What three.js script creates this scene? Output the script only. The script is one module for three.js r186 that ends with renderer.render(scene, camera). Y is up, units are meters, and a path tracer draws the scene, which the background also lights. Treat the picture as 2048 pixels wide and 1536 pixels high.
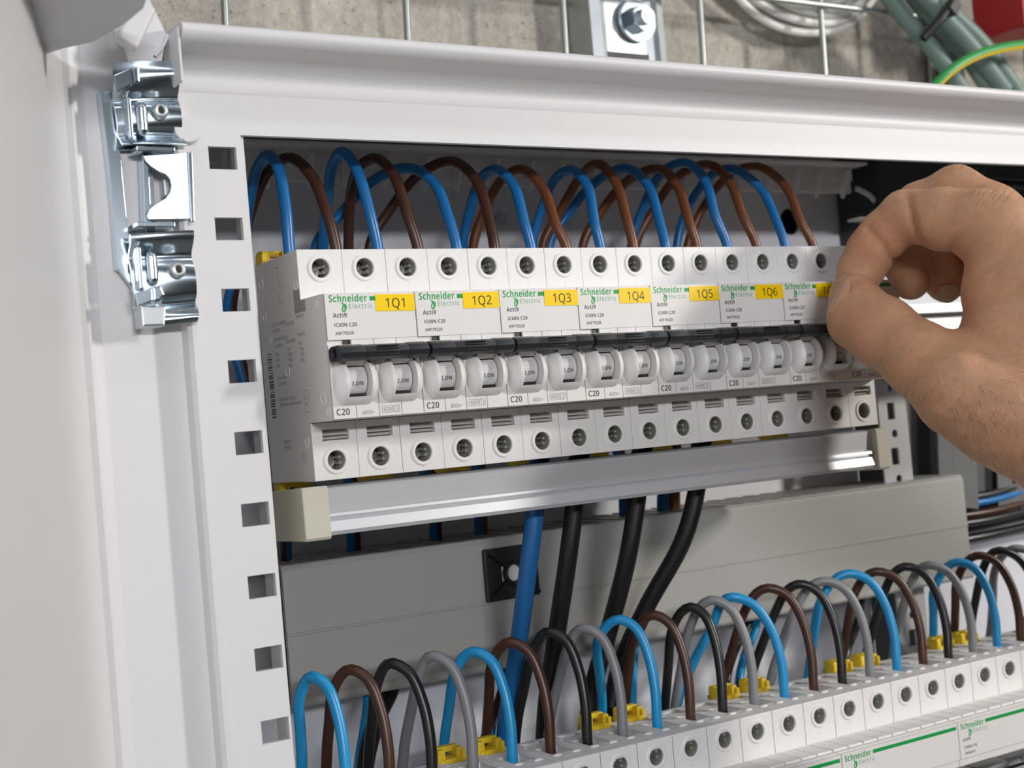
import * as THREE from 'three';
import { RoundedBoxGeometry } from 'three/addons/geometries/RoundedBoxGeometry.js';
import { mergeGeometries, mergeVertices, toCreasedNormals } from 'three/addons/utils/BufferGeometryUtils.js';
import { RectAreaLightUniformsLib } from 'three/addons/lights/RectAreaLightUniformsLib.js';
import { Brush, Evaluator, SUBTRACTION } from 'three-bvh-csg';

// ---------------------------------------------------------------- camera, light, exposure
// All lengths below are millimetres; U turns them to metres. Origin: left end of the upper breaker row, on its rail.
const U = 0.001, FOCAL = 2787.6;
const scene = new THREE.Scene();
const renderer = new THREE.WebGLRenderer({ antialias: true });
renderer.toneMapping = THREE.LinearToneMapping;
renderer.toneMappingExposure = 0.97;
renderer.shadowMap.enabled = true;
RectAreaLightUniformsLib.init();
scene.background = new THREE.Color(0x000000);
const camera = new THREE.PerspectiveCamera(2 * Math.atan(768 / FOCAL) * 180 / Math.PI, 2048 / 1536, 0.01, 20);
const CAM = new THREE.Vector3(-204.64, -29.96, 513.13);
const RIGHT = new THREE.Vector3(0.84721774, -0.08727368, 0.52402805);
const UPV = new THREE.Vector3(0.05688286, 0.9956455, 0.07385383);
const BACK = new THREE.Vector3(-0.52819166, -0.03276206, 0.84849291);
camera.matrixAutoUpdate = true;
camera.position.copy(CAM).multiplyScalar(U);
camera.quaternion.setFromRotationMatrix(new THREE.Matrix4().makeBasis(RIGHT, UPV, BACK));
camera.focus = 0.54; camera.userData.focus = 0.54; camera.userData.fStop = 15;
scene.add(camera);

const LIGHT = { work: 300, workColor: 0xfffaf3, front: 105, frontColor: 0xf8f8fd, tube: 8, tubeColor: 0xeaf1ff };

// ---------------------------------------------------------------- helpers
const used = new Map();
function numbered(name) {
  const n = used.get(name) || 0; used.set(name, n + 1);
  return n ? `${name}_${String(n).padStart(3, '0')}` : name;
}
function rng(seed) { let s = seed >>> 0; return () => { s = (s + 0x6D2B79F5) | 0; let t = Math.imul(s ^ (s >>> 15), 1 | s); t = (t + Math.imul(t ^ (t >>> 7), 61 | t)) ^ t; return ((t ^ (t >>> 14)) >>> 0) / 4294967296; }; }
const scaled = new WeakSet();
function sc(g) { if (!scaled.has(g)) { g.scale(U, U, U); scaled.add(g); } return g; }
function merged(list) {
  const gs = list.map((g) => { let q = g.index ? g.toNonIndexed() : g; for (const k of Object.keys(q.attributes)) if (!['position', 'normal', 'uv'].includes(k)) q.deleteAttribute(k); if (!q.attributes.uv) q.setAttribute('uv', new THREE.BufferAttribute(new Float32Array(q.attributes.position.count * 2), 2)); return q; });
  return mergeGeometries(gs, false);
}
function thing(name, label, category, [x, y, z] = [0, 0, 0], group) {
  const o = new THREE.Group(); o.name = numbered(name); o.position.set(x * U, y * U, z * U);
  o.userData = { label, category }; if (group) o.userData.group = group;
  scene.add(o); return o;
}
function part(name, geo, mat, parent, label) {
  const m = new THREE.Mesh(sc(Array.isArray(geo) ? merged(geo) : geo), mat);
  m.name = name; m.castShadow = m.receiveShadow = true; if (label) m.userData.label = label;
  parent.add(m); return m;
}
function solo(name, geo, mat, label, category, group) {
  const m = new THREE.Mesh(sc(Array.isArray(geo) ? merged(geo) : geo), mat);
  m.name = numbered(name); m.castShadow = m.receiveShadow = true; m.userData = { label, category };
  if (group) m.userData.group = group; scene.add(m); return m;
}
function struct(name, geo, mat) {
  const m = new THREE.Mesh(sc(Array.isArray(geo) ? merged(geo) : geo), mat);
  m.name = name; m.castShadow = m.receiveShadow = true; m.userData.kind = 'structure'; scene.add(m); return m;
}
const box = (x0, x1, y0, y1, z0, z1, r = 0) => {
  const w = x1 - x0, h = y1 - y0, d = z1 - z0;
  const g = r ? new RoundedBoxGeometry(w, h, d, 2, Math.min(r, w / 2.01, h / 2.01, d / 2.01)) : new THREE.BoxGeometry(w, h, d);
  return g.translate((x0 + x1) / 2, (y0 + y1) / 2, (z0 + z1) / 2);
};
// box with a print on its front (+z); the other faces take the plain corner of the print
function printBox(x0, x1, y0, y1, z0, z1, u0 = 0, v0 = 0, u1 = 1, v1 = 1, plain = [0.004, 0.004]) {
  const g = box(x0, x1, y0, y1, z0, z1), uv = g.attributes.uv;
  for (let i = 0; i < 24; i++) {
    if (i >= 16 && i < 20) uv.setXY(i, u0 + (u1 - u0) * uv.getX(i), v0 + (v1 - v0) * uv.getY(i));
    else uv.setXY(i, plain[0], plain[1]);
  }
  return g;
}
const shapeOf = (pts) => { const s = new THREE.Shape(); pts.forEach(([a, b], i) => (i ? s.lineTo(a, b) : s.moveTo(a, b))); s.closePath(); return s; };
// profile given as [z, y], swept along x
function sweepX(pts, x0, x1, bevel = 0) {
  const s = pts instanceof THREE.Shape ? pts : shapeOf(pts), o = { depth: x1 - x0 - 2 * bevel, bevelEnabled: bevel > 0, bevelThickness: bevel, bevelSize: bevel, bevelOffset: -bevel, bevelSegments: 2, curveSegments: 10 };
  return new THREE.ExtrudeGeometry(s, o).rotateY(-Math.PI / 2).translate(x1 - bevel, 0, 0);
}
// profile given as [x, z], swept along y
function sweepY(pts, y0, y1, bevel = 0) {
  const s = shapeOf(pts.map(([x, z]) => [x, -z])), o = { depth: y1 - y0 - 2 * bevel, bevelEnabled: bevel > 0, bevelThickness: bevel, bevelSize: bevel, bevelOffset: -bevel, bevelSegments: 2 };
  return new THREE.ExtrudeGeometry(s, o).rotateX(-Math.PI / 2).translate(0, y0 + bevel, 0);
}
// outline given as [x, y], thickness along z
function plateZ(shape, z0, z1, bevel = 0, seg = 16) {
  return new THREE.ExtrudeGeometry(shape, { depth: z1 - z0 - 2 * bevel, bevelEnabled: bevel > 0, bevelThickness: bevel, bevelSize: bevel, bevelOffset: -bevel, bevelSegments: 2, curveSegments: seg }).translate(0, 0, z0 + bevel);
}
const rectShape = (x0, x1, y0, y1) => shapeOf([[x0, y0], [x1, y0], [x1, y1], [x0, y1]]);
const rectHole = (x0, x1, y0, y1) => { const p = new THREE.Path(); p.moveTo(x0, y0); p.lineTo(x0, y1); p.lineTo(x1, y1); p.lineTo(x1, y0); p.closePath(); return p; };
const roundHole = (x, y, r) => { const p = new THREE.Path(); p.absarc(x, y, r, 0, Math.PI * 2, true); return p; };
function tube(pts, r, seg = 60, rad = 10) {
  const v = pts.map((p) => (p.isVector3 ? p : new THREE.Vector3(...p)));
  return new THREE.TubeGeometry(new THREE.CatmullRomCurve3(v, false, 'centripetal'), seg, r, rad, false);
}
const cyl = (r, h, [x, y, z], axis = 'z', seg = 24, r2 = r) => {
  const g = new THREE.CylinderGeometry(r2, r, h, seg);
  if (axis === 'z') g.rotateX(Math.PI / 2); if (axis === 'x') g.rotateZ(-Math.PI / 2);
  return g.translate(x, y, z);
};
// a point of the place, found from the surveyed camera: along the sight line (u, v) of the photograph, on the plane z = const
function at(u, v, z) {
  const d = sight(u, v); return CAM.clone().addScaledVector(d, (z - CAM.z) / d.z);
}
function sight(u, v) { return new THREE.Vector3().addScaledVector(RIGHT, (u - 1024) / FOCAL).addScaledVector(UPV, -(v - 768) / FOCAL).addScaledVector(BACK, -1); }
// the same, at a distance along the optical axis
const deep = (u, v, d) => CAM.clone().addScaledVector(sight(u, v), d);

function pxOf(p) { const q = p.clone().sub(CAM), d = -q.dot(BACK); return [1024 + FOCAL * q.dot(RIGHT) / d, 768 - FOCAL * q.dot(UPV) / d]; }

// ---------------------------------------------------------------- textures
function canvasTex(w, h, draw, srgb = true) {
  const c = document.createElement('canvas'); c.width = w; c.height = h;
  const x = c.getContext('2d'); draw(x, w, h);
  const t = new THREE.CanvasTexture(c); if (srgb) t.colorSpace = THREE.SRGBColorSpace;
  t.wrapS = t.wrapT = THREE.ClampToEdgeWrapping; t.anisotropy = 4; return t;
}
function noiseGrid(n, seed) {        // periodic value noise in several octaves
  const r = rng(seed), lat = []; for (let o = 0; o < 6; o++) { const k = 4 << o; lat.push(Float32Array.from({ length: k * k }, () => r())); }
  return (u, v, weights) => {
    let s = 0, t = 0;
    weights.forEach((w, o) => {
      if (!w) return; const k = 4 << o, x = u * k, y = v * k, i = Math.floor(x), j = Math.floor(y), a = x - i, b = y - j;
      const A = a * a * (3 - 2 * a), B = b * b * (3 - 2 * b), q = (p, m) => lat[o][((m % k + k) % k) * k + ((p % k + k) % k)];
      s += w * ((q(i, j) * (1 - A) + q(i + 1, j) * A) * (1 - B) + (q(i, j + 1) * (1 - A) + q(i + 1, j + 1) * A) * B); t += w;
    });
    return s / t;
  };
}
function dataTex(n, f, srgb) {
  const d = new Uint8Array(n * n * 4);
  for (let j = 0; j < n; j++) for (let i = 0; i < n; i++) { const c = f(i / n, j / n, i, j), k = 4 * (j * n + i); d[k] = c[0]; d[k + 1] = c[1]; d[k + 2] = c[2]; d[k + 3] = 255; }
  const t = new THREE.DataTexture(d, n, n); t.wrapS = t.wrapT = THREE.RepeatWrapping; t.magFilter = THREE.LinearFilter; t.minFilter = THREE.LinearMipmapLinearFilter; t.generateMipmaps = true;
  if (srgb) t.colorSpace = THREE.SRGBColorSpace; t.needsUpdate = true; return t;
}
const N1 = noiseGrid(1, 11), N2 = noiseGrid(1, 23), rT = rng(5);
const peel = dataTex(256, (u, v) => { const a = 255 * (0.75 * N1(u, v, [0, 0, 0, 1, 1.2, 0.8]) + 0.25 * rT()); return [a, a, a]; });       // powder coat
const grainT = dataTex(256, () => { const a = 110 + 90 * rT(); return [a, a, a]; });
const concreteMap = dataTex(1024, (u, v) => {
  const streak = N2(u * 3 % 1, v * 0.15, [0, 0, 1, 1, 1, 1]), big = N1(u, v, [1, 1, 1, 0.6, 0.3]), fine = N1(u * 4 % 1, v * 4 % 1, [0, 0, 0, 0, 1, 1]);
  const board = Math.abs(((u * 6) % 1) - 0.5) > 0.488 ? 0.88 : 1, spot = N2(u * 5 % 1, v * 5 % 1, [0, 0, 0, 0, 0, 1]) > 0.93 ? 0.72 : 1;
  const a = 255 * (0.665 + 0.13 * (streak - 0.5) + 0.22 * (big - 0.5) + 0.12 * (fine - 0.5) + 0.06 * (rT() - 0.5)) * board * spot;
  return [a, a * 0.965, a * 0.90];
}, true);
const concreteBump = dataTex(512, (u, v) => { const a = 255 * (0.5 * N1(u, v, [0, 1, 1, 1, 1, 1]) + 0.3 * N2(u * 4 % 1, v * 4 % 1, [0, 0, 0, 0, 1, 1]) + 0.2 * rT()); return [a, a, a]; });
const rep = (t, x, y) => { const c = t.clone(); c.repeat.set(x, y); c.needsUpdate = true; return c; };

// ---------------------------------------------------------------- materials
const std = (color, roughness = 0.5, metalness = 0, more = {}) => new THREE.MeshStandardMaterial({ color: new THREE.Color(...color), roughness, metalness, ...more });
const phys = (color, roughness, more = {}) => new THREE.MeshPhysicalMaterial({ color: new THREE.Color(...color), roughness, ...more });
const M = {
  paint: std([0.72, 0.71, 0.71], 0.42, 0, { bumpMap: rep(peel, 1 / 14, 1 / 14), bumpScale: 0.00008 }),
  paintPlain: std([0.72, 0.71, 0.71], 0.42),
  plate: std([0.78, 0.79, 0.83], 0.4, 0, { bumpMap: rep(peel, 1 / 18, 1 / 18), bumpScale: 0.00012 }),
  shell: std([0.80, 0.785, 0.765], 0.42),
  shell2: std([0.77, 0.755, 0.735], 0.45),
  sleeve: std([0.34, 0.34, 0.31], 0.35),
  slot: std([0.50, 0.46, 0.44], 0.5), dark: std([0.014, 0.014, 0.015], 0.5),
  bar: std([0.017, 0.019, 0.022], 0.42),
  screw: std([0.34, 0.34, 0.28], 0.3, 1),
  screwDark: std([0.10, 0.10, 0.085], 0.4, 1),
  yellow: std([0.78, 0.55, 0.025], 0.4),
  duct: std([0.375, 0.37, 0.345], 0.5),
  ductDark: std([0.24, 0.24, 0.225], 0.55),
  alu: std([0.66, 0.67, 0.69], 0.42, 0.55),
  cap: std([0.55, 0.53, 0.43], 0.5),
  zinc: std([0.62, 0.72, 0.79], 0.2, 1),
  zincRough: std([0.60, 0.63, 0.64], 0.42, 0.9),
  rail: std([0.85, 0.85, 0.84], 0.3, 0.9),
  comb: std([0.74, 0.73, 0.73], 0.5),
  wires: {
    blue: phys([0.010, 0.155, 0.42], 0.33), sky: phys([0.012, 0.29, 0.60], 0.33), brown: phys([0.062, 0.022, 0.011], 0.35), rust: phys([0.16, 0.052, 0.018], 0.35),
    black: phys([0.012, 0.012, 0.012], 0.33), grey: phys([0.235, 0.24, 0.25], 0.38),
  },
  cableBlack: std([0.008, 0.008, 0.009], 0.45), cableBlue: std([0.010, 0.13, 0.36], 0.4),
  white: std([0.80, 0.80, 0.76], 0.45), green: std([0.16, 0.235, 0.205], 0.5), red: std([0.40, 0.012, 0.014], 0.5),
  concrete: std([1, 1, 1], 0.9, 0, { map: concreteMap, bumpMap: concreteBump, bumpScale: 0.0012 }),
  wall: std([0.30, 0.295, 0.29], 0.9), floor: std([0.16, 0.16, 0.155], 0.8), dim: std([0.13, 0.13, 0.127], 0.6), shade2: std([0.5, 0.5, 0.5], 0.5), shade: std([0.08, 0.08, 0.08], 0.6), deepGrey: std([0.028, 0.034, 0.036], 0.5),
};
// planar texture coordinates in millimetres for bump grain: by the face's main direction
function grainUV(g) {
  const q = g.index ? g.toNonIndexed() : g; if (!q.attributes.normal) q.computeVertexNormals();
  const p = q.attributes.position, n = q.attributes.normal, uv = new Float32Array(p.count * 2);
  for (let i = 0; i < p.count; i++) {
    const x = Math.abs(n.getX(i)), y = Math.abs(n.getY(i)), z = Math.abs(n.getZ(i));
    const [a, b] = z >= x && z >= y ? [p.getX(i), p.getY(i)] : x >= y ? [p.getZ(i), p.getY(i)] : [p.getX(i), p.getZ(i)];
    uv[2 * i] = a; uv[2 * i + 1] = b;
  }
  q.setAttribute('uv', new THREE.BufferAttribute(uv, 2)); return q;
}

// ---------------------------------------------------------------- the room
struct('wall_back', grainUV(box(-1800, 2600, -1450, 1150, -260, -160)).scale(1, 1, 1), Object.assign(M.concrete, {}));
M.concrete.map = rep(concreteMap, 1 / 900, 1 / 900); M.concrete.bumpMap = rep(concreteBump, 1 / 300, 1 / 300);
struct('floor', box(-1900, 2700, -1550, -1450, -260, 2900), M.floor);
struct('ceiling', box(-1900, 2700, 1150, 1250, -260, 2900), M.wall);
struct('wall_left', box(-1900, -1800, -1450, 1150, -260, 2900), M.wall);
struct('wall_right', box(2600, 2700, -1450, 1150, -260, 2900), M.wall);
struct('wall_front', box(-1900, 2700, -1450, 1150, 2800, 2900), M.wall);

// lamps: two ceiling tubes and the work floodlight that throws the shadows to the left
function areaLight(w, h, color, intensity, pos, target) {
  const l = new THREE.RectAreaLight(color, intensity, w * U, h * U);
  l.position.set(pos[0] * U, pos[1] * U, pos[2] * U); l.lookAt(target[0] * U, target[1] * U, target[2] * U); scene.add(l); return l;
}
const glow = (c, k) => new THREE.MeshStandardMaterial({ color: 0x222222, emissive: c, emissiveIntensity: k, roughness: 0.5 });
[[-500, 700], [900, 700]].forEach(([x, z], i) => {
  const t = thing('ceiling_lamp', i ? 'long white ceiling tube lamp on the right' : 'long white ceiling tube lamp on the left', 'lamp', [x, 1150, z]);
  part('housing', box(-620, 620, -50, 0, -45, 45, 6), M.paintPlain, t);
  part('tube_diffuser', box(-600, 600, -62, -50, -36, 36, 4), glow(LIGHT.tubeColor, 3), t);
  areaLight(1200, 72, LIGHT.tubeColor, LIGHT.tube, [x, 1085, z], [x, 0, z]);
});
{
  const P = [1370, 420, 1010], T = [120, -40, 20];
  const t = thing('work_lamp', 'work floodlight on a stand, aimed at the open cabinet', 'lamp', [P[0], -1450, P[2]]);
  const H = P[1] + 1450, head = new THREE.Matrix4().lookAt(new THREE.Vector3(...P), new THREE.Vector3(...T), new THREE.Vector3(0, 1, 0));
  const put = (g) => g.applyMatrix4(head).translate(0, H, 0);
  part('lamp_head', put(box(-60, 60, -105, 105, 8, 60, 8)), M.dark, t);
  part('lamp_glass', put(box(-45, 45, -90, 90, 2, 9)), glow(LIGHT.workColor, 8), t);
  part('pole', cyl(14, H - 60, [0, (H - 60) / 2, 60], 'y'), M.dark, t);
  for (let k = 0; k < 3; k++) { const a = k * 2.094; part('leg', tube([[0, 330, 60], [300 * Math.cos(a), 10, 60 + 300 * Math.sin(a)]], 10, 4, 8), M.dark, t); }
  const d = new THREE.Vector3(...T).sub(new THREE.Vector3(...P)).normalize();
  areaLight(90, 180, LIGHT.workColor, LIGHT.work, [P[0] + d.x * 6, P[1] + d.y * 6, P[2] + d.z * 6], T);
}

{ // long lamp opposite the cabinet, a little above it
  const P = [-60, 295, 1800], t = thing('wall_lamp', 'long horizontal lamp opposite the cabinet on two posts', 'lamp', [P[0], -1450, P[2]]), H = P[1] + 1450;
  part('housing', box(-620, 620, H - 75, H + 75, 8, 60, 8), M.paintPlain, t);
  part('tube_diffuser', box(-600, 600, H - 32, H + 32, 1, 9, 2), glow(LIGHT.frontColor, 3), t);
  for (const x of [-500, 500]) part('post', box(x - 15, x + 15, 0, H, 60, 90), M.dark, t);
  areaLight(1200, 64, LIGHT.frontColor, LIGHT.front, [P[0], P[1], P[2] - 6], [P[0] + 120, 200, 0]);
}

// ---------------------------------------------------------------- the cabinet
const cab = thing('electrical_cabinet', 'open white sheet metal electrical cabinet with punched front posts and rolled rim', 'cabinet');
{
  // front frame: top band and left post with a row of square holes
  const s = shapeOf([[-41, -420], [-41, 96.3], [640, 98.5], [640, 83.2], [-21, 82], [-18.6, -420]]);
  for (let k = 0; k < 19; k++) { const y = 73.6 - 25 * k, x = -28.2 + 0.28 * Math.min(k, 9); s.holes.push(rectHole(x - 5.1, x + 5.1, y - 4, y + 4)); }
  part('front_frame', grainUV(plateZ(s, 49.6, 52)), M.paint, cab);
  part('post_return', grainUV(box(-20.6, -19.2, -420, 82, 40, 49.8)), M.paint, cab);
  part('frame_return', grainUV(box(-20, 640, 83.4, 85.4, 46, 49.8)), M.paint, cab);
  // rolled rim over the top: gutter, rounded lip, roof
  const rim = new THREE.Shape(); rim.moveTo(51.8, 96.2);
  rim.bezierCurveTo(48.5, 97.5, 46.5, 100, 46.8, 103.5); rim.bezierCurveTo(47.2, 107.5, 52, 109.4, 58, 109.6); rim.bezierCurveTo(61, 109.8, 63, 110, 65, 110.3);
  rim.bezierCurveTo(69.5, 111.2, 70.4, 116.2, 65.5, 116.6); rim.lineTo(-140, 116.6); rim.lineTo(-140, 114.8); rim.lineTo(56, 114.8);
  rim.bezierCurveTo(50, 113, 45.5, 109, 45, 104); rim.bezierCurveTo(44.8, 100, 46.5, 97.5, 49.8, 95.4); rim.closePath();
  const rg = sweepX(rim, -45, 655); part('top_rim', toCreasedNormals(grainUV(rg), 0.6), M.paint, cab);
  // left lip and the flange behind it that carries the hinge
  part('side_lip', grainUV(sweepY([[-41, 51], [-41.4, 53.6], [-43.2, 54.8], [-45, 54.6], [-46.2, 53], [-47, 30], [-45.4, 30], [-44.4, 50]], -420, 97.5, 0.3)), M.paint, cab);
  part('upper_lip', grainUV(box(-46.2, -45.2, 96, 114.5, 56, 66.5, 0.4)), M.paint, cab);
  part('side_flange', grainUV(plateZ(shapeOf([[-73, -420], [-45.6, -420], [-45.6, 110], [-50, 119], [-63, 136], [-95, 142], [-92, 106], [-77, 102]]), 45, 47)), M.paint, cab);
  part('side_wall', grainUV(box(-45.8, -44, -420, 116, -140, 30)), M.paint, cab);
  part('corner_gusset', grainUV(plateZ(shapeOf([[-46, 114], [-47.5, 110], [-51, 97], [-57, 96], [-60.5, 106], [-63, 128], [-52, 128]]), 55, 56.2, 0.2)), M.paint, cab);
  part('gusset_edge', tube([[-46, 114.6, 57], [-48.5, 110, 57], [-51.3, 106.6, 57]], 0.7, 8, 6), M.paintPlain, cab);
  // white plug behind the hinge
  part('hole_plug', cyl(4.6, 4, [-41.6, 82.5, 54.5], 'z', 28), M.paintPlain, cab);
  // mounting plate with its holes and screws
  const p = rectShape(-44, 640, -420, 114); p.holes.push(roundHole(355.4, 74.6, 7.6));
  part('mounting_plate', grainUV(plateZ(p, -74, -72)), M.plate, cab);
  for (const [x, y] of [[161, 75.2], [200.1, 74.7]]) part('plate_screw', [cyl(3.3, 1.6, [x, y, -71.2], 'z', 6), cyl(1.9, 2.4, [x, y, -71], 'z', 16)], M.zincRough, cab);
  part('back_sheet', grainUV(box(-44, 640, -420, 114, -141, -139.5)), M.paint, cab);
  part('bottom_sheet', box(-44, 640, -422, -420, -140, 50), M.paintPlain, cab);
  part('right_wall', box(640, 642, -420, 116, -140, 52), M.paintPlain, cab);
}

// the open door on the left
{
  const door = thing('cabinet_door', 'white sheet metal cabinet door swung open at the left', 'door');
  const inner = [[-72.8, 46.8], [-75.4, 47.4], [-78.4, 49], [-81.4, 51.8], [-84.6, 55.6], [-88, 61], [-92, 71], [-97, 87], [-104, 109], [-120, 155], [-150, 235], [-190, 330], [-232, 425]];
  const outer = inner.map(([x, z], i) => (i < 2 ? [x - 1, z - 14] : [x - 20, z - 5])).reverse();
  part('door_leaf', grainUV(toCreasedNormals(sweepY([...inner, ...outer], -420, 112), 0.5)), M.paint, door);
  // folded top flange, seen from below
  const f = [[-88, 58], [-84, 66], [-77, 75], [-73, 95], [-72, 112], [-80, 150], [-100, 200], [-150, 235], [-104, 109]];
  part('top_flange', grainUV(sweepY(f, 104.5, 106.5, 0.3)), M.paint, door);
  for (const [u, v, w, t] of [[240, 20, 78, 11], [270, 50, 84, 11]]) {
    const c = at(u, v, w), g = new RoundedBoxGeometry(7.5, 16, 5, 2, 1.6).rotateZ(-0.5).translate(c.x, c.y, c.z);
    part('fold_tab', g, M.paintPlain, door);
  }
}

// zinc hinge between door and cabinet
{
  const h = thing('door_hinge', 'zinc plated folded steel hinge screwed beside the cabinet rim', 'hinge');
  const spot = (u, v, z) => { const p = at(u, v, z); return [p.x, p.y]; };
  const outline = (z, pts) => shapeOf(pts.map(([u, v]) => spot(u, v, z)));
  // sheet metal between two edges surveyed in the photograph, bent in z by f(s, t), with thickness th
  const sheet = (left, right, z0, f, th = 1.2, nu = 16, nv = 48) => {
    const L = new THREE.CatmullRomCurve3(left.map(([u, v]) => at(u, v, z0))), Rr = new THREE.CatmullRomCurve3(right.map(([u, v]) => at(u, v, z0)));
    const pos = [], idx = [], W = nu + 1, S = W * (nv + 1);
    for (const back of [0, th]) for (let j = 0; j <= nv; j++) for (let i = 0; i <= nu; i++) { const p = L.getPoint(j / nv).lerp(Rr.getPoint(j / nv), i / nu); pos.push(p.x, p.y, p.z + f(i / nu, j / nv) - back); }
    const quad = (p, q, r, t) => idx.push(p, q, r, p, r, t);
    for (let j = 0; j < nv; j++) for (let i = 0; i < nu; i++) { const k = j * W + i; quad(k, k + W, k + W + 1, k + 1); quad(S + k, S + k + 1, S + k + W + 1, S + k + W); }
    for (let j = 0; j < nv; j++) { const k = j * W, m = k + nu; quad(k, S + k, S + k + W, k + W); quad(m, m + W, S + m + W, S + m); }
    for (let i = 0; i < nu; i++) { const k = i, m = nv * W + i; quad(k, k + 1, S + k + 1, S + k); quad(m, S + m, S + m + 1, m + 1); }
    const g = new THREE.BufferGeometry(); g.setAttribute('position', new THREE.Float32BufferAttribute(pos, 3)); g.setIndex(idx); return toCreasedNormals(g, 0.7);
  };
  const bump = (t, c, w) => Math.exp(-(((t - c) / w) ** 2));
  part('upper_leaf', sheet([[228, 122], [232, 180], [240, 240], [247, 288]], [[350, 124], [356, 180], [362, 240], [370, 294]], 56.5, (a, t) => 2.6 * bump(t, 0.16, 0.16) * (0.4 + a) - 1.6 * bump(t, 0.42, 0.06) + 1.2 * bump(t, 0.62, 0.14) * a - 1.5 * bump(t, 0.82, 0.06) + 2.2 * bump(t, 1, 0.08) - 3.2 * (1 - a) ** 3), M.zinc, h);
  part('lower_leaf', sheet([[262, 468], [268, 540], [276, 610], [283, 654]], [[383, 462], [388, 540], [394, 600], [390, 645]], 56.5, (a, t) => 2.4 * bump(t, 0.03, 0.1) - 1.8 * bump(t, 0.2, 0.07) + 1.2 * bump(t, 0.42, 0.14) * a - 1.8 * bump(t, 0.68, 0.06) + 2.4 * bump(t, 0.92, 0.14) * (0.4 + a) - 3 * (1 - a) ** 3), M.zinc, h);
  // base plate on the door side, open in the middle, with its raised rim
  const bs = outline(50.5, [[206, 184], [300, 184], [312, 470], [308, 596], [264, 578], [238, 534]]);
  const win = new THREE.Path(); [[240, 300], [258, 482], [292, 474], [286, 300]].map(([u, v]) => spot(u, v, 50.5)).forEach(([x, y], i) => (i ? win.lineTo(x, y) : win.moveTo(x, y))); win.closePath(); bs.holes.push(win);
  part('base_plate', plateZ(bs, 49.4, 50.6, 0.2), M.zinc, h);
  part('base_rim', sheet([[201, 180], [222, 360], [236, 536]], [[208, 183], [229, 360], [242, 540]], 52.5, () => 0, 5, 2, 12), M.zinc, h);
  part('rim_toe', sheet([[237, 535], [252, 556], [268, 574]], [[244, 530], [258, 548], [276, 566]], 51.5, () => 0, 2.5, 2, 6), M.zinc, h);
  // centre plate with its rounded notch, its step and its web
  const c0 = [[289, 309], [376, 306], [384, 438], [300, 437], [297, 428], [302, 416], [316, 406], [332, 396], [341, 384], [344, 370], [341, 357], [333, 348], [318, 341], [304, 331], [294, 320]];
  part('centre_plate', plateZ(outline(57, c0), -0.6, 0.6, 0.25).translate(43.5, 0, 0).rotateY(-0.165).translate(-43.5, 0, 56.9), M.zinc, h);
  part('plate_step', plateZ(outline(58.4, [[374, 304], [385, 303], [390, 444], [381, 445]]), 55.8, 58.6, 0.5), M.zinc, h);
  part('centre_web', plateZ(outline(53, [[284, 310], [296, 310], [303, 446], [289, 454]]), 48, 53.4, 0.3), M.zinc, h);
  for (const v of [298, 450]) { const [x0, y] = spot(270, v, 56), [x1] = spot(348, v, 56); part('bridge_flange', box(x0, x1, y - 0.9, y + 0.9, 47, 57.5, 0.4), M.zinc, h); }
  for (const [u0, v0, u1, v1] of [[282, 208, 286, 268], [302, 506, 306, 566]]) {
    const p = at(u0, v0, 58), q = at(u1, v1, 58), len = p.distanceTo(q);
    part('hinge_pin', new THREE.CapsuleGeometry(2.1, len - 3, 6, 16).translate((p.x + q.x) / 2, (p.y + q.y) / 2, 57.6), M.zinc, h);
    part('pin_cradle', box(p.x - 5, p.x - 3.4, q.y - 2, p.y + 2, 48, 58.6, 0.5), M.zinc, h);
  }
  part('curled_tab', [plateZ(outline(59, [[228, 150], [262, 136], [264, 168], [234, 184]]), 57.8, 59.2, 0.3), plateZ(outline(60, [[264, 134], [278, 134], [280, 164], [268, 168]]), 54, 60.4, 0.7)], M.zinc, h);
  part('curled_tab', [plateZ(outline(59, [[270, 588], [304, 576], [308, 600], [276, 612]]), 57.8, 59.2, 0.3), plateZ(outline(60, [[304, 574], [322, 572], [330, 590], [318, 604], [306, 602]]), 54, 60.6, 0.8)], M.zinc, h);
  part('end_block', plateZ(outline(58, [[280, 610], [332, 612], [330, 652], [284, 654]]), 50, 58.4, 0.8), M.zincRough, h);
  for (const [u, v] of [[320, 222], [355, 540]]) {
    const [x, y] = spot(u, v, 58.5), g = new THREE.LatheGeometry([[0, 1.2], [1.1, 1.2], [1.25, 2.6], [2.3, 2.2], [2.9, 1], [3, -3], [0, -3]].map(([p, q]) => new THREE.Vector2(p, q)), 24).rotateX(Math.PI / 2).translate(x, y, 57.6);
    part('socket_screw', g, M.zincRough, h); part('socket', cyl(1.05, 0.6, [x, y, 59.2], 'z', 6), M.dark, h);
  }
  for (const [u, v] of [[330, 160], [340, 250], [350, 510], [360, 600], [345, 375]]) { const [x, y] = spot(u, v, 52); part('spacer', box(x - 3, x + 3, y - 3, y + 3, 46.6, 52, 0.4), M.zincRough, h); }
}

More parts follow.
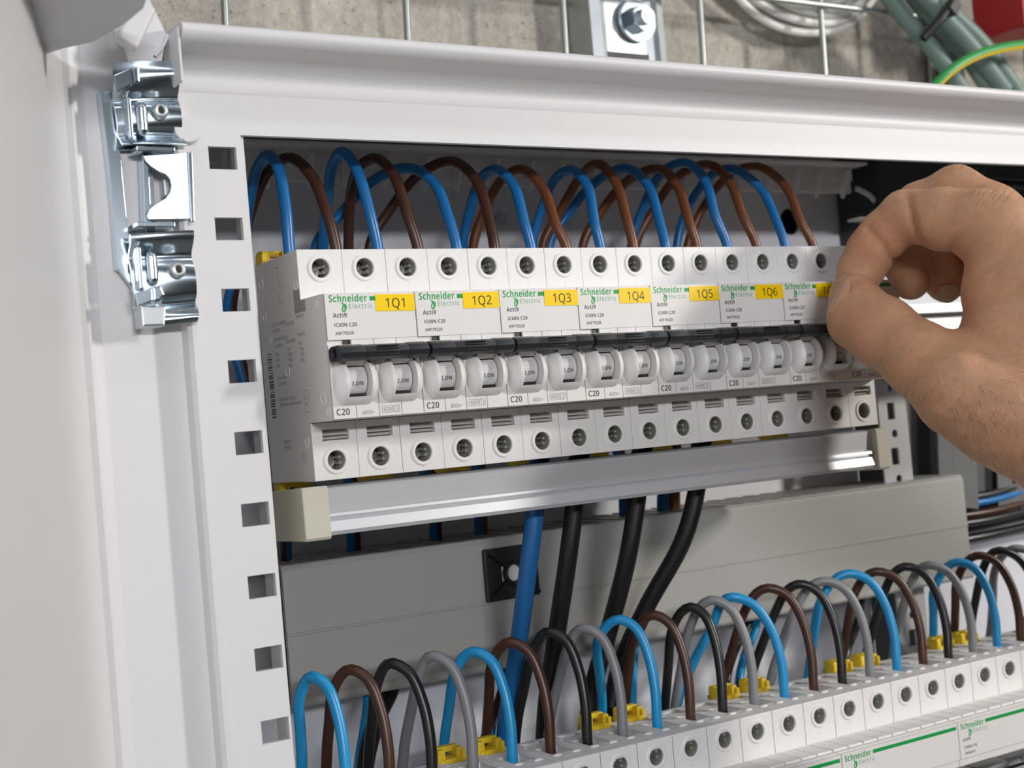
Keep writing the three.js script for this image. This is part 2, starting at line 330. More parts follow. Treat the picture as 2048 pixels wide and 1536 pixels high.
// ---------------------------------------------------------------- circuit breakers
const GREEN = '#149b49', INK = '#55534f', PLASTIC = '#e4e1dd';
function logo(x, px, py, s) {      // the maker's green word with the looped leaf, s = height of the capital
  x.fillStyle = GREEN; x.font = `bold ${s * 1.38}px sans-serif`; x.textBaseline = 'alphabetic';
  const text = 'Schneider', w = x.measureText(text).width, k = s * 5.9 / w;
  x.save(); x.translate(px, py); x.scale(k, 1); x.fillText(text, 0, 0); x.restore();
  x.lineWidth = s * 0.2; x.strokeStyle = GREEN; x.beginPath(); x.ellipse(px + s * 2.3, py + s * 0.85, s * 0.26, s * 0.5, 0.35, 0, 7); x.stroke();
  x.beginPath(); x.moveTo(px + s * 1.95, py + s * 0.1); x.quadraticCurveTo(px + s * 2.5, py + s * 0.5, px + s * 2.4, py + s * 1.1); x.stroke();
  x.font = `${s * 0.98}px sans-serif`; x.fillStyle = '#4f9a72';
  let ex = px + s * 2.95; for (const ch of 'Electric') { x.fillText(ch, ex, py + s * 0.98); ex += x.measureText(ch).width + s * 0.08; }
}
const faceTex = canvasTex(1024, 480, (x, w, h) => {          // 35.6 x 16.7 mm
  x.fillStyle = PLASTIC; x.fillRect(0, 0, w, h);
  logo(x, 40, 92, 74); x.fillStyle = GREEN; x.fillRect(505, 40, 470, 46);
  x.fillStyle = '#3a3834'; x.font = 'bold 66px sans-serif'; x.fillText('Acti9', 76, 252);
  x.font = 'bold 54px sans-serif'; x.fillText('iC60N C20', 80, 346); x.font = 'bold 46px sans-serif'; x.fillText('A9F79220', 88, 430);
});
const faceTex4 = canvasTex(2048, 480, (x, w, h) => {         // 72 x 17 mm
  x.fillStyle = PLASTIC; x.fillRect(0, 0, w, h);
  logo(x, 40, 104, 76); x.fillStyle = GREEN; x.fillRect(520, 44, w - 540, 46);
  x.fillStyle = '#3a3834'; x.font = 'bold 60px sans-serif'; x.fillText('Acti9', 70, 262);
  x.font = 'bold 52px sans-serif'; x.fillText('iT60N C16', 76, 362); x.font = 'bold 44px sans-serif'; x.fillText('A9F68416', 84, 438);
});
const stickerTex = canvasTex(1024, 832, (x, w, h) => {       // two columns of four stickers
  x.fillStyle = '#ffd500'; x.fillRect(0, 0, w, h); x.fillStyle = '#2a2410'; x.font = '158px sans-serif'; x.textAlign = 'center';
  for (let k = 0; k < 8; k++) x.fillText('1Q' + (k + 1), 262 + 512 * (k % 2), 164 + 208 * (k >> 1));
});
const ratingTex = canvasTex(1024, 128, (x, w, h) => {        // 36 x 4.5 mm
  x.fillStyle = PLASTIC; x.fillRect(0, 0, w, h); x.fillStyle = INK;
  x.font = 'bold 92px sans-serif'; x.fillText('C20', 26, 92);
  x.font = '56px sans-serif'; x.fillText('400V~', 312, 102);
  x.font = '56px sans-serif'; x.fillText('6000', 556, 84); x.fillText('3', 706, 84); x.lineWidth = 4; x.strokeStyle = INK; x.strokeRect(540, 30, 206, 66); x.strokeRect(690, 30, 56, 66);
});
const onTex = canvasTex(256, 256, (x, w, h) => { x.fillStyle = '#d9d7d6'; x.fillRect(0, 0, w, h); x.fillStyle = '#4c4a48'; x.font = 'bold 62px sans-serif'; x.textAlign = 'center'; x.save(); x.translate(140, 178); x.scale(1.1, 1); x.fillText('I.ON', 0, 0); x.restore(); });
const sideTex = canvasTex(512, 896, (x, w, h) => {           // 48 x 84 mm, white body with grey prints
  x.fillStyle = '#dedbd6'; x.fillRect(0, 0, w, h); const r = rng(9);
  x.fillStyle = '#4b4a48'; for (let y = 372; y < 640;) { const b = 2 + r() * 7; x.fillRect(2, y, 44, b); y += b + 2 + r() * 6; }
  x.fillStyle = '#6a6966'; x.font = '20px sans-serif';
  const rows = [[78, 268, 'IEC/EN 60898-1'], [78, 292, 'In=20A'], [190, 280, 'Icn=6000A'], [300, 262, '50/60Hz'], [78, 330, 'IEC/EN 60947-2'], [78, 356, 'Ui=500V'], [190, 348, 'Uimp=6kV'], [300, 332, '50/60Hz'], [84, 390, '240'], [84, 412, '415'], [84, 434, '440'], [200, 378, 'Icu'], [200, 400, '20kA'], [200, 422, '10kA'], [200, 444, '6kA'], [312, 366, 'Ics'], [312, 390, '75%'], [312, 412, '75%'], [312, 434, '50%'], [84, 486, 'Ue=415V~'], [84, 510, '-25/+70C'], [84, 572, 'Schneider Electric'], [84, 594, '92500 Rueil-Malmaison'], [96, 742, 'Made in'], [96, 766, 'FRANCE']];
  for (const [a, b, t] of rows) x.fillText(t, a, b);
  x.strokeStyle = '#7a7975'; x.lineWidth = 2; x.strokeRect(318, 546, 44, 84); x.font = '18px sans-serif'; x.fillText('C20', 322, 580); x.fillText('2P', 326, 606);
  x.beginPath(); x.arc(272, 806, 20, 0, 7); x.stroke(); x.beginPath(); x.moveTo(272, 794); x.lineTo(272, 818); x.moveTo(262, 806); x.lineTo(282, 806); x.stroke();
  x.beginPath(); x.moveTo(168, 40); x.lineTo(168, 92); x.lineTo(190, 132); x.moveTo(168, 138); x.lineTo(168, 176); x.moveTo(150, 40); x.lineTo(186, 40); x.moveTo(150, 182); x.lineTo(186, 182); x.stroke();
  x.fillStyle = '#9b9994'; x.fillRect(296, 150, 100, 92);
});
M.face = std([1, 1, 1], 0.42, 0, { map: faceTex }); M.face4 = std([1, 1, 1], 0.42, 0, { map: faceTex4 });
M.sticker = std([1, 1, 1], 0.36, 0, { map: stickerTex }); M.rating = std([1, 1, 1], 0.45, 0, { map: ratingTex });
M.on = std([1, 1, 1], 0.35, 0, { map: onTex }); M.side = std([1, 1, 1], 0.5, 0, { map: sideTex });

// shapes shared by every pole
const evaluator = new Evaluator(); evaluator.useGroups = false; evaluator.attributes = ['position', 'normal'];
const cut = (a, b) => { const A = new Brush(a), B = new Brush(b); A.updateMatrixWorld(); B.updateMatrixWorld(); return evaluator.evaluate(A, B, SUBTRACTION).geometry; };
const plain = (g) => { const q = g.index ? g.toNonIndexed() : g; return q; };
const domeGeo = (() => {           // two rounded cheeks with the slot for the toggle between them, joined by a lip below
  const prof = [[0.5, 0], [0.5, 3.4], [1.2, 5.9], [2.4, 7.6], [3.6, 8.4], [4.3, 8.6], [13.7, 8.6], [14.4, 8.4], [15.6, 7.6], [16.8, 5.9], [17.5, 3.4], [17.5, 0]];
  const body = new THREE.LatheGeometry(prof.map(([x, r]) => new THREE.Vector2(r, x)), 64).rotateZ(-Math.PI / 2).translate(0, -8.1, 62.4);
  let g = cut(mergeVertices(body.deleteAttribute('uv')), box(4.5, 13.2, -13.6, 9, 60, 90));
  g = cut(g, box(-5, 25, -30, 30, 30, 63.9)); g = cut(g, box(-5, 25, 0.2, 30, 30, 90));
  return toCreasedNormals(plain(g), 0.6);
})();
const drumGeo = cyl(5.3, 7.9, [8.75, -7.6, 62.2], 'x', 40);
const onGeo = (() => {             // curved face of the toggle that carries the word
  const g = new THREE.PlaneGeometry(7.8, 8.4, 1, 20), p = g.attributes.position;
  for (let i = 0; i < p.count; i++) { const a = p.getY(i) / 5.35 - 0.08; p.setXYZ(i, p.getX(i) + 8.75, -7.6 + 5.35 * Math.sin(a), 62.2 + 5.35 * Math.cos(a)); }
  g.computeVertexNormals(); return g;
})();
const stemGeo = sweepX([[60, -2.4], [66, -2.4], [67.6, -0.6], [70, 0.8], [70, 4], [60, 4]], 4.8, 12.7, 0.3);
const screwGeo = (() => {          // screw head with a cross recess: four raised quadrants on a disc
  const parts = [cyl(3.3, 1.4, [0, 0, -0.7], 'z', 28)];
  for (let k = 0; k < 4; k++) {
    const a = k * Math.PI / 2 + 0.22, s = new THREE.Shape(); s.moveTo(1.15 * Math.cos(a + 0.56), 1.15 * Math.sin(a + 0.56)); s.absarc(0, 0, 3, a, a + 1.13, false); s.closePath();
    parts.push(plateZ(s, 0, 0.9, 0.12, 6));
  }
  return merged(parts);
})();
const ringGeo = toCreasedNormals(new THREE.LatheGeometry([[3.55, -0.4], [3.55, 0.35], [3.8, 0.6], [4.7, 0.6], [5.05, 0.35], [5.15, -0.3]].map(([a, b]) => new THREE.Vector2(a, b)), 40).rotateX(Math.PI / 2), 0.5);
const sleeveGeo = (() => {         // inside of the screw well: tube with two guide ribs
  const g = [new THREE.CylinderGeometry(3.58, 3.58, 11, 32, 1, true).rotateX(Math.PI / 2).translate(0, 0, -5.6)];
  for (const y of [-1.1, 1.1]) g.push(box(2.5, 3.6, y - 0.5, y + 0.5, -9, -3.5));
  return merged(g);
})();
const shoulderGeo = (top) => {     // front plate of one pole with the screw well (and below, the long slot)
  const s = top ? rectShape(0.06, 17.94, 23.9, 42.45) : rectShape(0.06, 17.94, -42.45, -21.3), cy = top ? 35.4 : -35.4;
  s.holes.push(roundHole(9, cy, 3.7));
  if (!top) s.holes.push(rectHole(4.4, 15, -28, -24));
  return plateZ(s, 33, 44, 0.22, 28);
};
const upperShoulder = shoulderGeo(true), lowerShoulder = shoulderGeo(false);
const slotGeo = merged([box(4.2, 15.2, -28.2, -23.8, 40.0, 40.6), box(4.4, 15, -26.2, -25.5, 40.8, 43.2, 0.3), box(4.4, 15, -27.6, -27.1, 40.8, 42.6, 0.2)]);
const seamGeo = (y0, y1) => box(8.86, 9.14, y0, y1, 43.7, 44.05, 0.06);
const clipGeo = ((g) => g.scale(1.15, 1.25, 1.1))(merged([box(-5, 5, 0, 1.6, -6, 3, 0.3), box(-5, -2.2, 1.2, 4.6, -5, 1.5, 0.5), box(2.2, 5, 1.2, 4.6, -5, 1.5, 0.5), box(-4.6, 4.6, 3, 5, -5, -1.5, 0.5), box(-5.6, -3.8, -1, 3.6, -4, 2.4, 0.4), box(3.8, 5.6, -1, 3.6, -4, 2.4, 0.4)]));

// a black tie bar across w millimetres, with collars, grip lines and an open end
function barGeo(w) {
  const s = new THREE.Shape(); const P = [[65.6, 0.2], [66.6, -0.9], [73.2, -1.2], [75.4, -0.2], [76, 1.6], [75.2, 3.6], [72.6, 4.5], [67.4, 4.4], [65.6, 3.4]];
  P.forEach(([a, b], i) => (i ? s.lineTo(a, b) : s.moveTo(a, b))); s.closePath();
  const hole = new THREE.Path(); hole.absarc(70.2, 1.7, 1.7, 0, 7, true); s.holes.push(hole);
  const q = [sweepX(s, -0.5, w * 0.26, 0.35), sweepX(s, w * 0.74, w - 1.5, 0.35)];
  const m = shapeOf(P.map(([a, b]) => [70.6 + (a - 70.6) * 0.955, 1.6 + (b - 1.6) * 0.94])); q.push(sweepX(m, w * 0.25, w * 0.75, 0.2));
  for (let k = 0; k < 4; k++) q.push(box(w * 0.38, w * 0.62, 0.2 + k * 1.05, 0.55 + k * 1.05, 75, 76.1 - Math.abs(k - 1.2) * 0.12, 0.15));
  return toCreasedNormals(merged(q), 0.5);
}

function housing(w, noseTop) {
  return [sweepX([[2.6, -42.4], [33.4, -42.4], [33.4, 42.4], [2.6, 42.4]], 0.12, w - 0.12, 0.25),
    sweepX([[33, -21.1], [63.4, -21.1], [63.4, noseTop - 0.3], [61.5, noseTop], [33, noseTop + 0.4]], 0.12, w - 0.12, 0.3)];
}
const side2P = housing(36, 23.8);
function makeBreaker() {
  const t = thing('circuit_breaker', '', 'circuit breaker', [0, 0, 0], 'two-pole breakers of the upper row');
  part('housing', side2P, M.shell2, t);
  part('face_label', printBox(0.25, 35.75, 7, 23.6, 63, 64.6), M.face, t);
  part('window', box(6.2, 11.4, 5.2, 6.9, 63.0, 63.9), M.screwDark, t);
  const cols = [0, 9, 18, 27].map((x, i) => printBox(x + 0.14, x + 8.86, -20.9, -16.4, 62.5, 64.6, i / 4, 0, (i + 1) / 4, 1));
  cols.forEach((g) => part('rating_plate', g, M.rating, t));
  [0, 9, 18, 27].forEach((x) => part('front_panel', box(x + 0.14, x + 8.86, -16.4, x === 0 ? 5.2 : 6.9, 62.5, 64.6), M.shell2, t));
  for (const x of [0, 18]) {
    const mv = (g) => g.clone().translate(x, 0, 0);
    const g = part('toggle_guard', mv(domeGeo), M.shell, t);
    const tog = part('toggle', [mv(drumGeo), mv(stemGeo)], M.shell2, t);
    part('toggle_print', mv(onGeo), M.on, tog); part('toggle_gap', mv(box(4.5, 13.2, -13.6, 0, 63.9, 64.7)), M.dark, t);
    part('upper_terminal', mv(upperShoulder), M.shell, t); part('lower_terminal', mv(lowerShoulder), M.shell2, t);
    part('slot_ribs', mv(slotGeo), M.slot, t);
    part('seam', [mv(seamGeo(24, 30.2)), mv(seamGeo(40.6, 42.4)), mv(seamGeo(-42.4, -40.6)), mv(seamGeo(-30.2, -28.4))], M.shell2, t);
    for (const y of [35.4, -35.4]) {
      const R = (g2, z, a = 0) => g2.clone().rotateZ(a).translate(x + 9, y, z);
      part('well_ring', R(ringGeo, 44), M.shell, t); part('well_sleeve', R(sleeveGeo, 44), M.sleeve, t);
      part('terminal_screw', R(screwGeo, 35.6, 0.4 + x * 0.13 + y * 0.05), M.screw, t);
    }
  }
  part('tie_bar', barGeo(36), M.bar, t);
  const c = clipGeo.clone().translate(9, 42.4, 2); part('rail_clip', c, M.yellow, t);
  part('lower_rail_clip', clipGeo.clone().rotateZ(Math.PI).translate(9, -42.6, 2), M.yellow, t);
  return t;
}
const breakerLabel = (k) => (k < 6 ? `two-pole white breaker with the yellow sticker 1Q${k + 1}` : k === 6 ? 'two-pole white breaker whose yellow sticker the thumb and finger touch' : 'two-pole white breaker mostly hidden behind the hand, last of the upper row');
const breaker0 = makeBreaker();
for (let k = 0; k < 8; k++) {
  const b = k ? breaker0.clone() : breaker0;
  if (k) { b.name = numbered('circuit_breaker'); b.userData = { ...breaker0.userData }; scene.add(b); }
  b.userData.label = breakerLabel(k); b.position.set((36.06 * k) * U, 0, 0);
}
scene.children.filter((o) => o.name.startsWith('circuit_breaker')).forEach((b, k) => {
  const tilt = [0.012, -0.006, 0.012, 0.004, -0.004, 0.006, 0.004, 0][k], dx = [0, 0.2, 0.5, 0.3, 0.3, 0.4, 0, 0][k];
  const u = 0.5 * (k % 2), v = 1 - (Math.floor(k / 2) + 1) / 4;
  const g = printBox(-7.9, 7.9, -3.05, 3.05, -0.04, 0.16, u + 0.004, v + 0.004, u + 0.496, v + 0.246, [u + 0.01, v + 0.01]).rotateZ(-tilt).translate(27.9 + dx, 19.7, 64.65);
  if (k < 7) part('number_sticker', g, M.sticker, b, `yellow sticker reading 1Q${k + 1}`);
});
{ // printed side and moulded dimples of the first breaker
  const g = new THREE.PlaneGeometry(1, 1).scale(46, 84, 1).rotateY(-Math.PI / 2).translate(0.04, 0, 26), p = g.attributes.position;
  const s = shapeOf([[3, -42], [43.8, -42], [43.8, -21.2], [64, -21.2], [64, 23.6], [43.8, 23.8], [43.8, 42.2], [3, 42.2]]);
  const q = new THREE.ShapeGeometry(s); const uv = q.attributes.uv, pp = q.attributes.position;
  for (let i = 0; i < pp.count; i++) uv.setXY(i, (pp.getX(i) - 8) / 52, (pp.getY(i) + 42) / 84.2);
  q.rotateY(-Math.PI / 2).translate(-0.03, 0, 0);
  M.side.side = THREE.DoubleSide; sideTex.wrapS = THREE.ClampToEdgeWrapping; part('side_print', q, M.side, breaker0);
  for (const [y, z, r] of [[34.5, 8, 2.0], [21.5, 9, 1.5], [12, 13, 1.1], [-1, 27, 1.9], [-13, 57, 2], [-28, 39.5, 1.7], [29.5, 41, 1.6], [20.4, 58, 1.2], [-18, 60.5, 1.3]])
    part('side_dimple', new THREE.TorusGeometry(r, 0.28, 8, 24).rotateY(Math.PI / 2).translate(0.1, y, z), M.shell2, breaker0);
  for (const y of [42, -42]) part('end_notch', new THREE.CircleGeometry(1, 24, y > 0 ? Math.PI : 0, Math.PI).scale(8, 3.4, 1).rotateY(-Math.PI / 2).translate(0.02, y, 14), M.dim, breaker0);
}

// lower row: four-pole breakers
const LOW = { x: 0.9, y: -203.6, z: 5, pitch: 18.27 };
function makeBreaker4() {
  const t = thing('four_pole_breaker', '', 'circuit breaker', [0, 0, 0], 'four-pole breakers of the lower row'), W = 73;
  part('housing', [sweepX([[2.6, -42.4], [33.4, -42.4], [33.4, 36], [2.6, 36]], 0.12, W - 0.12, 0.25)], M.shell2, t);
  part('nose', sweepX([[33, -21.1], [63.8, -21.1], [63.8, 22.6], [62.6, 23.6], [33, 24.4]], 0.12, W - 0.12, 0.3), M.shell2, t);
  for (let k = 0; k < 8; k++) part('nose_rib', box(k * 9.1 + 0.4, k * 9.1 + 8.7, 23.4, 24.5, 45, 60, 0.3), M.shell2, t);
  part('face_label', printBox(0.25, W - 0.25, 6.6, 23.2, 63.2, 64.8), M.face4, t);
  part('tie_bar', barGeo(W), M.bar, t);
  for (let k = 0; k < 4; k++) {
    const x = k * LOW.pitch, mv = (g) => g.clone().translate(x, 0, 0);
    part('upper_terminal', mv(upperShoulder), M.shell, t); part('lower_terminal', mv(lowerShoulder), M.shell2, t);
    part('seam', [mv(seamGeo(24, 30.2)), mv(seamGeo(40.6, 42.4))], M.shell2, t);
    const R = (g2, z, a = 0) => g2.clone().rotateZ(a).translate(x + 9, 35.4, z);
    part('well_ring', R(ringGeo, 44), M.shell, t); part('well_sleeve', R(sleeveGeo, 44), M.sleeve, t);
    part('terminal_screw', R(screwGeo, 35.6, 0.3 + k * 0.4), M.screw, t);
    // top plate with the wire entry and a shallow moulded notch
    const s = shapeOf([[0.1, -2.7], [18.1, -2.7], [18.1, -43.6], [0.1, -43.6]]);
    s.holes.push(rectHole(3.6, 14.4, -31, -17.5)); s.holes.push(rectHole(4.6, 13.4, -42.4, -37.4)); s.holes.push(rectHole(4, 14, -10.5, -5)); s.holes.push(roundHole(2.6, -13, 1.5)); s.holes.push(roundHole(15.4, -13, 1.5));
    part('top_plate', new THREE.ExtrudeGeometry(s, { depth: 4, bevelEnabled: true, bevelThickness: 0.2, bevelSize: 0.2, bevelOffset: -0.2, bevelSegments: 1 }).rotateX(-Math.PI / 2).translate(x, 38.3, 0).scale(1, 1, 1), M.shell2, t);
    part('entry_funnel', [box(x + 3.6, x + 4.4, 36.2, 41.4, 17.5, 31), box(x + 3, x + 15, 35.4, 41.8, 16.6, 17.4), box(x + 3, x + 15, 35.4, 41.8, 36.4, 37.3), box(x + 3, x + 15, 35.4, 41.8, 4, 4.9), box(x + 3, x + 15, 36, 37, 8, 31)], M.shell, t);
    part('top_boss', [new THREE.SphereGeometry(1, 14, 8).scale(2.2, 0.9, 1.3).translate(x + 4.4, 42.4, 34), new THREE.SphereGeometry(1, 14, 8).scale(2.2, 0.9, 1.3).translate(x + 13.6, 42.4, 34)], M.shell2, t);
  }
  for (const x of [63, 81]) if (x < W) part('rail_clip', clipGeo.clone().translate(x, 41.6, 4), M.yellow, t); 
  part('rail_clip', clipGeo.clone().translate(8.4, 41.6, 4), M.yellow, t);
  return t;
}
const b4 = makeBreaker4();
for (let k = 0; k < 6; k++) {
  const b = k ? b4.clone() : b4;
  if (k) { b.name = numbered('four_pole_breaker'); b.userData = { ...b4.userData }; scene.add(b); }
  b.userData.label = ['four-pole breaker at the lower left, only its top with yellow clips in view', 'four-pole white breaker in front of the thick blue cable, cut by the bottom edge',
    'four-pole white breaker below the rightmost thick black cable, its green bar entering the bottom edge', 'four-pole white breaker with green maker name and long green bar at the bottom edge',
    'four-pole white breaker at lower right with printed type text under its green maker name', 'four-pole white breaker cut off by the right edge of the photo'][k];
  b.position.set((LOW.x + k * 4 * LOW.pitch) * U, LOW.y * U, LOW.z * U);
}

// rails behind both rows
for (const [y, z, label] of [[0, 0, 'shiny steel mounting rail behind the upper breaker row'], [LOW.y, LOW.z, 'shiny steel mounting rail behind the lower breaker row']]) {
  const p = [[2.4, 17.5], [2.4, 12.8], [-4.4, 12.2], [-4.4, -12.2], [2.4, -12.8], [2.4, -17.5], [1.4, -17.5], [1.4, -13.6], [-5.6, -13], [-5.6, 13], [1.4, 13.6], [1.4, 17.5]];
  solo('mounting_rail', sweepX(p.map(([a, b]) => [a + z, b + y]), 4, 428, 0.15), M.rail, label, 'rail');
}

// label rail under the upper row
{
  const t = thing('label_rail', 'aluminium profile rail with beige plastic end caps under the upper breakers', 'rail', [0, 0, 0]);
  const p = [[40, -44.6], [43.2, -45.2], [43.8, -46], [43.2, -53.6], [44.6, -54.6], [44.8, -55.6], [43.6, -56.6], [44.6, -57.4], [45.4, -61], [45, -62.4], [40, -62.6], [24, -62], [24, -60.8], [41.6, -60.8], [41.6, -46.4], [24, -46], [24, -44.6]];
  part('profile', sweepX(p, 0, 286, 0.1), M.alu, t);
  part('end_cap', sweepX([[17, -45.4], [45.8, -44.2], [46.6, -45], [46.9, -62.6], [46, -63.6], [17, -64]], -6.6, 3.6, 0.5), M.cap, t);
  part('end_cap', sweepX([[17, -45.4], [45.8, -44.2], [46.6, -45], [46.9, -62.6], [46, -63.6], [17, -64]], 283.5, 291, 0.5), M.cap, t);
  part('bracket', [box(10, 22, -60, -18, -6, -4.4, 0.2), box(10, 22, -60, -58, -5, 26, 0.2), box(262, 274, -60, -18, -6, -4.4, 0.2), box(262, 274, -60, -58, -5, 26, 0.2)], M.zincRough, t);
}

// ---------------------------------------------------------------- wiring duct
{
  const t = thing('wiring_duct', 'grey slotted plastic wiring duct between the two breaker rows', 'wiring duct');
  const front = new THREE.Group();
  part('cover', sweepX([[-24, -78.6], [-22.6, -78.4], [-22, -79.4], [-22, -104.6], [-21.5, -105], [-21.5, -105.7], [-22, -106], [-22, -130.4], [-21.1, -131.2], [-20.8, -133.6], [-21.6, -134.8], [-24, -134.6]], 11, 420, 0), M.duct, t);
  part('cover_lip', sweepX([[-25, -77], [-23.2, -76.9], [-22.7, -77.4], [-22.9, -78.5], [-25, -78.5]], 11, 420, 0.1), M.duct, t);
  part('rear_wall', box(11, 420, -134, -77.6, -71.6, -70.2), M.duct, t);
  part('floor_panel', box(11, 420, -134.6, -133.2, -71.6, -24), M.ductDark, t);
  for (let k = 0; k < 33; k++) {   // slotted fingers of the top side, bent over, each ending in a small hook
    const x = 12 + 12.5 * k;
    const s = shapeOf([[x, 24.4], [x + 7.6, 24.4], [x + 8.6, 34], [x + 8.4, 52], [x + 6.6, 58], [x + 7.6, 70.6], [x, 70.6], [x + 1.2, 58], [x - 0.6, 52], [x - 0.6, 34]]);
    part('finger', new THREE.ExtrudeGeometry(s, { depth: 1.3, bevelEnabled: false }).rotateX(-Math.PI / 2).translate(0, -78.2, 0), M.duct, t);
  }
}
{
  const t = thing('cable_tie_mount', 'square black cable tie mount stuck on the grey duct cover', 'cable mount', [118.7, -93.2, -21.4]);
  part('base', new RoundedBoxGeometry(28, 23.4, 2.2, 3, 1).translate(0, 0, 0.6), M.dark, t);
  part('ring', new THREE.TorusGeometry(4.6, 1, 10, 32).scale(1, 1, 1.9).translate(0, 0, 3), M.dark, t);
  for (let k = 0; k < 4; k++) {
    const a = [0.69, 2.45, 3.83, 5.59][k];
    part('rib', sweepX([[1.5, -0.9], [5, -0.6], [5, 0.6], [1.5, 0.9]], 5, 15.6, 0.15).applyMatrix4(new THREE.Matrix4().makeRotationZ(a)), M.dark, t);
  }
  part('adhesive_pad', box(-5.5, 5.5, -4.4, 4.4, 1.2, 1.9, 0.2), M.comb, t);
}

// ---------------------------------------------------------------- thick feed cables
const ROWS = 'thick feed cables passing in front of the duct';
[['blue', [[1076, 930, 22], [1070, 1020, 20], [1056, 1140, 16], [1035, 1300, 1], [1012, 1450, -10], [1005, 1560, -14]], 3.9, 'thick blue cable running down over the grey duct'],
  ['black', [[1155, 920, 22], [1149, 1010, 20], [1134, 1130, 16], [1110, 1290, 1], [1092, 1420, -10], [1085, 1560, -14]], 4, 'thick black cable just right of the thick blue cable'],
  ['black', [[1282, 900, 22], [1275, 990, 20], [1254, 1120, 15], [1218, 1260, 0], [1185, 1380, -10], [1160, 1560, -14]], 4, 'middle one of the three thick black cables'],
  ['black', [[1402, 880, 22], [1394, 975, 20], [1366, 1080, 15], [1290, 1220, 0], [1235, 1350, -10], [1205, 1560, -14]], 4, 'rightmost thick black cable, bending left over the duct']]
  .forEach(([c, pts, r, label]) => {
    const q = pts.map(([u, v, z]) => at(u, v, z)); q.unshift(new THREE.Vector3(q[0].x, -42, 25));
    solo('feed_cable', tube(q, r, 60, 16), c === 'blue' ? M.cableBlue : M.cableBlack, label, 'cable', ROWS);
  });

// ---------------------------------------------------------------- wires over the upper breakers
// apex and rear run as [u, v, z]; each dives into its terminal at the front and into the duct at the back
const upper = [
  ['blue', [[484, 500, -26], [497, 415, -14], [515, 335, 2], [537, 311, 14], [556, 335, 21], [572, 420, 26]]],
  ['brown', [[480, 520, -30], [500, 430, -20], [535, 345, -4], [582, 316, 10], [622, 350, 18], [655, 430, 25]]],
  ['blue', [[647, 500, -26], [655, 400, -14], [665, 330, 2], [686, 304, 14], [712, 335, 21], [738, 420, 26]]],
  ['brown', [[697, 500, -28], [702, 390, -18], [718, 335, -2], [752, 317, 10], [785, 345, 18], [815, 430, 25]]],
  ['blue', [[630, 500, -34], [680, 430, -30], [745, 362, -16], [818, 336, 4], [868, 365, 16], [895, 430, 24]]],
  ['brown', [[738, 500, -34], [780, 420, -28], [840, 348, -12], [906, 323, 6], [952, 360, 16], [978, 440, 24]]],
  ['blue', [[925, 500, -26], [940, 420, -18], [963, 355, -2], [996, 340, 12], [1027, 370, 20], [1050, 450, 26]]],
  ['rust', [[945, 500, -28], [970, 420, -22], [1005, 358, -6], [1048, 340, 10], [1085, 375, 18], [1112, 450, 25]]],
  ['blue', [[1065, 500, -26], [1085, 415, -18], [1113, 355, -2], [1147, 341, 12], [1175, 372, 20], [1190, 450, 26]]],
  ['rust', [[1085, 500, -30], [1120, 425, -24], [1165, 348, -8], [1200, 329, 8], [1232, 365, 18], [1254, 440, 25]]],
  ['blue', [[1098, 500, -36], [1135, 430, -32], [1190, 365, -18], [1254, 337, 4], [1296, 370, 16], [1318, 440, 24]]],
  ['rust', [[1165, 500, -32], [1205, 420, -26], [1260, 358, -10], [1320, 338, 6], [1356, 375, 17], [1377, 440, 25]]],
  ['blue', [[1262, 500, -28], [1285, 420, -22], [1325, 345, -6], [1374, 326, 10], [1410, 360, 19], [1430, 430, 25]]],
  ['rust', [[1270, 500, -34], [1310, 415, -28], [1360, 350, -10], [1417, 329, 6], [1458, 362, 16], [1487, 435, 24]]],
  ['blue', [[1353, 500, -30], [1370, 430, -26], [1415, 358, -10], [1464, 338, 6], [1520, 376, 16], [1552, 440, 24]]],
  ['rust', [[1373, 500, -36], [1410, 410, -30], [1460, 350, -12], [1518, 334, 6], [1570, 372, 16], [1600, 440, 24]]],
];
const dive = [[573, 1100], [571, 1098], [703, 1075], [711, 1075], [868, 1056], [874, 1055], [958, 1046], [966, 1045], [1246, 995], [1252, 998], [1322, 1006], [1342, 1008], [1326, 1006], [1347, 1008], [1330, 1006], [1352, 1010]];
upper.forEach(([c, pts], i) => {
  const q = pts.map(([u, v, z]) => at(u, v, z)).reverse(), foot = new THREE.Vector3(4.6 + 17.85 * i + (i > 0 ? 1.4 : 0), 46, 27);
  q.unshift(new THREE.Vector3(foot.x + 0.4, 38, 27), foot);
  const last = q[q.length - 1], d = at(dive[i][0], dive[i][1], -46), up = at(dive[i][0], dive[i][1] - 60, -40);
  if (i < 2) q.push(at(464 + 6 * i, 570, -34), at(456 + 8 * i, 640, -38));
  else q.push(new THREE.Vector3(last.x + (up.x - last.x) * 0.25, 22, Math.min(last.z, -30)), new THREE.Vector3(last.x + (up.x - last.x) * 0.6, -14, -38));
  q.push(up, d, new THREE.Vector3(d.x, d.y - 22, -48));
  const name = ['blue', 'brown'][i % 2];
  solo('connecting_wire', tube(q, 2.25, 90, 12), M.wires[c], `${name} wire arching over into the ${i % 2 ? 'right' : 'left'} top terminal of the ${['first', 'second', 'third', 'fourth', 'fifth', 'sixth', 'seventh', 'eighth'][i >> 1]} breaker from the left`, 'wire', 'wires arching into the upper breakers');
});

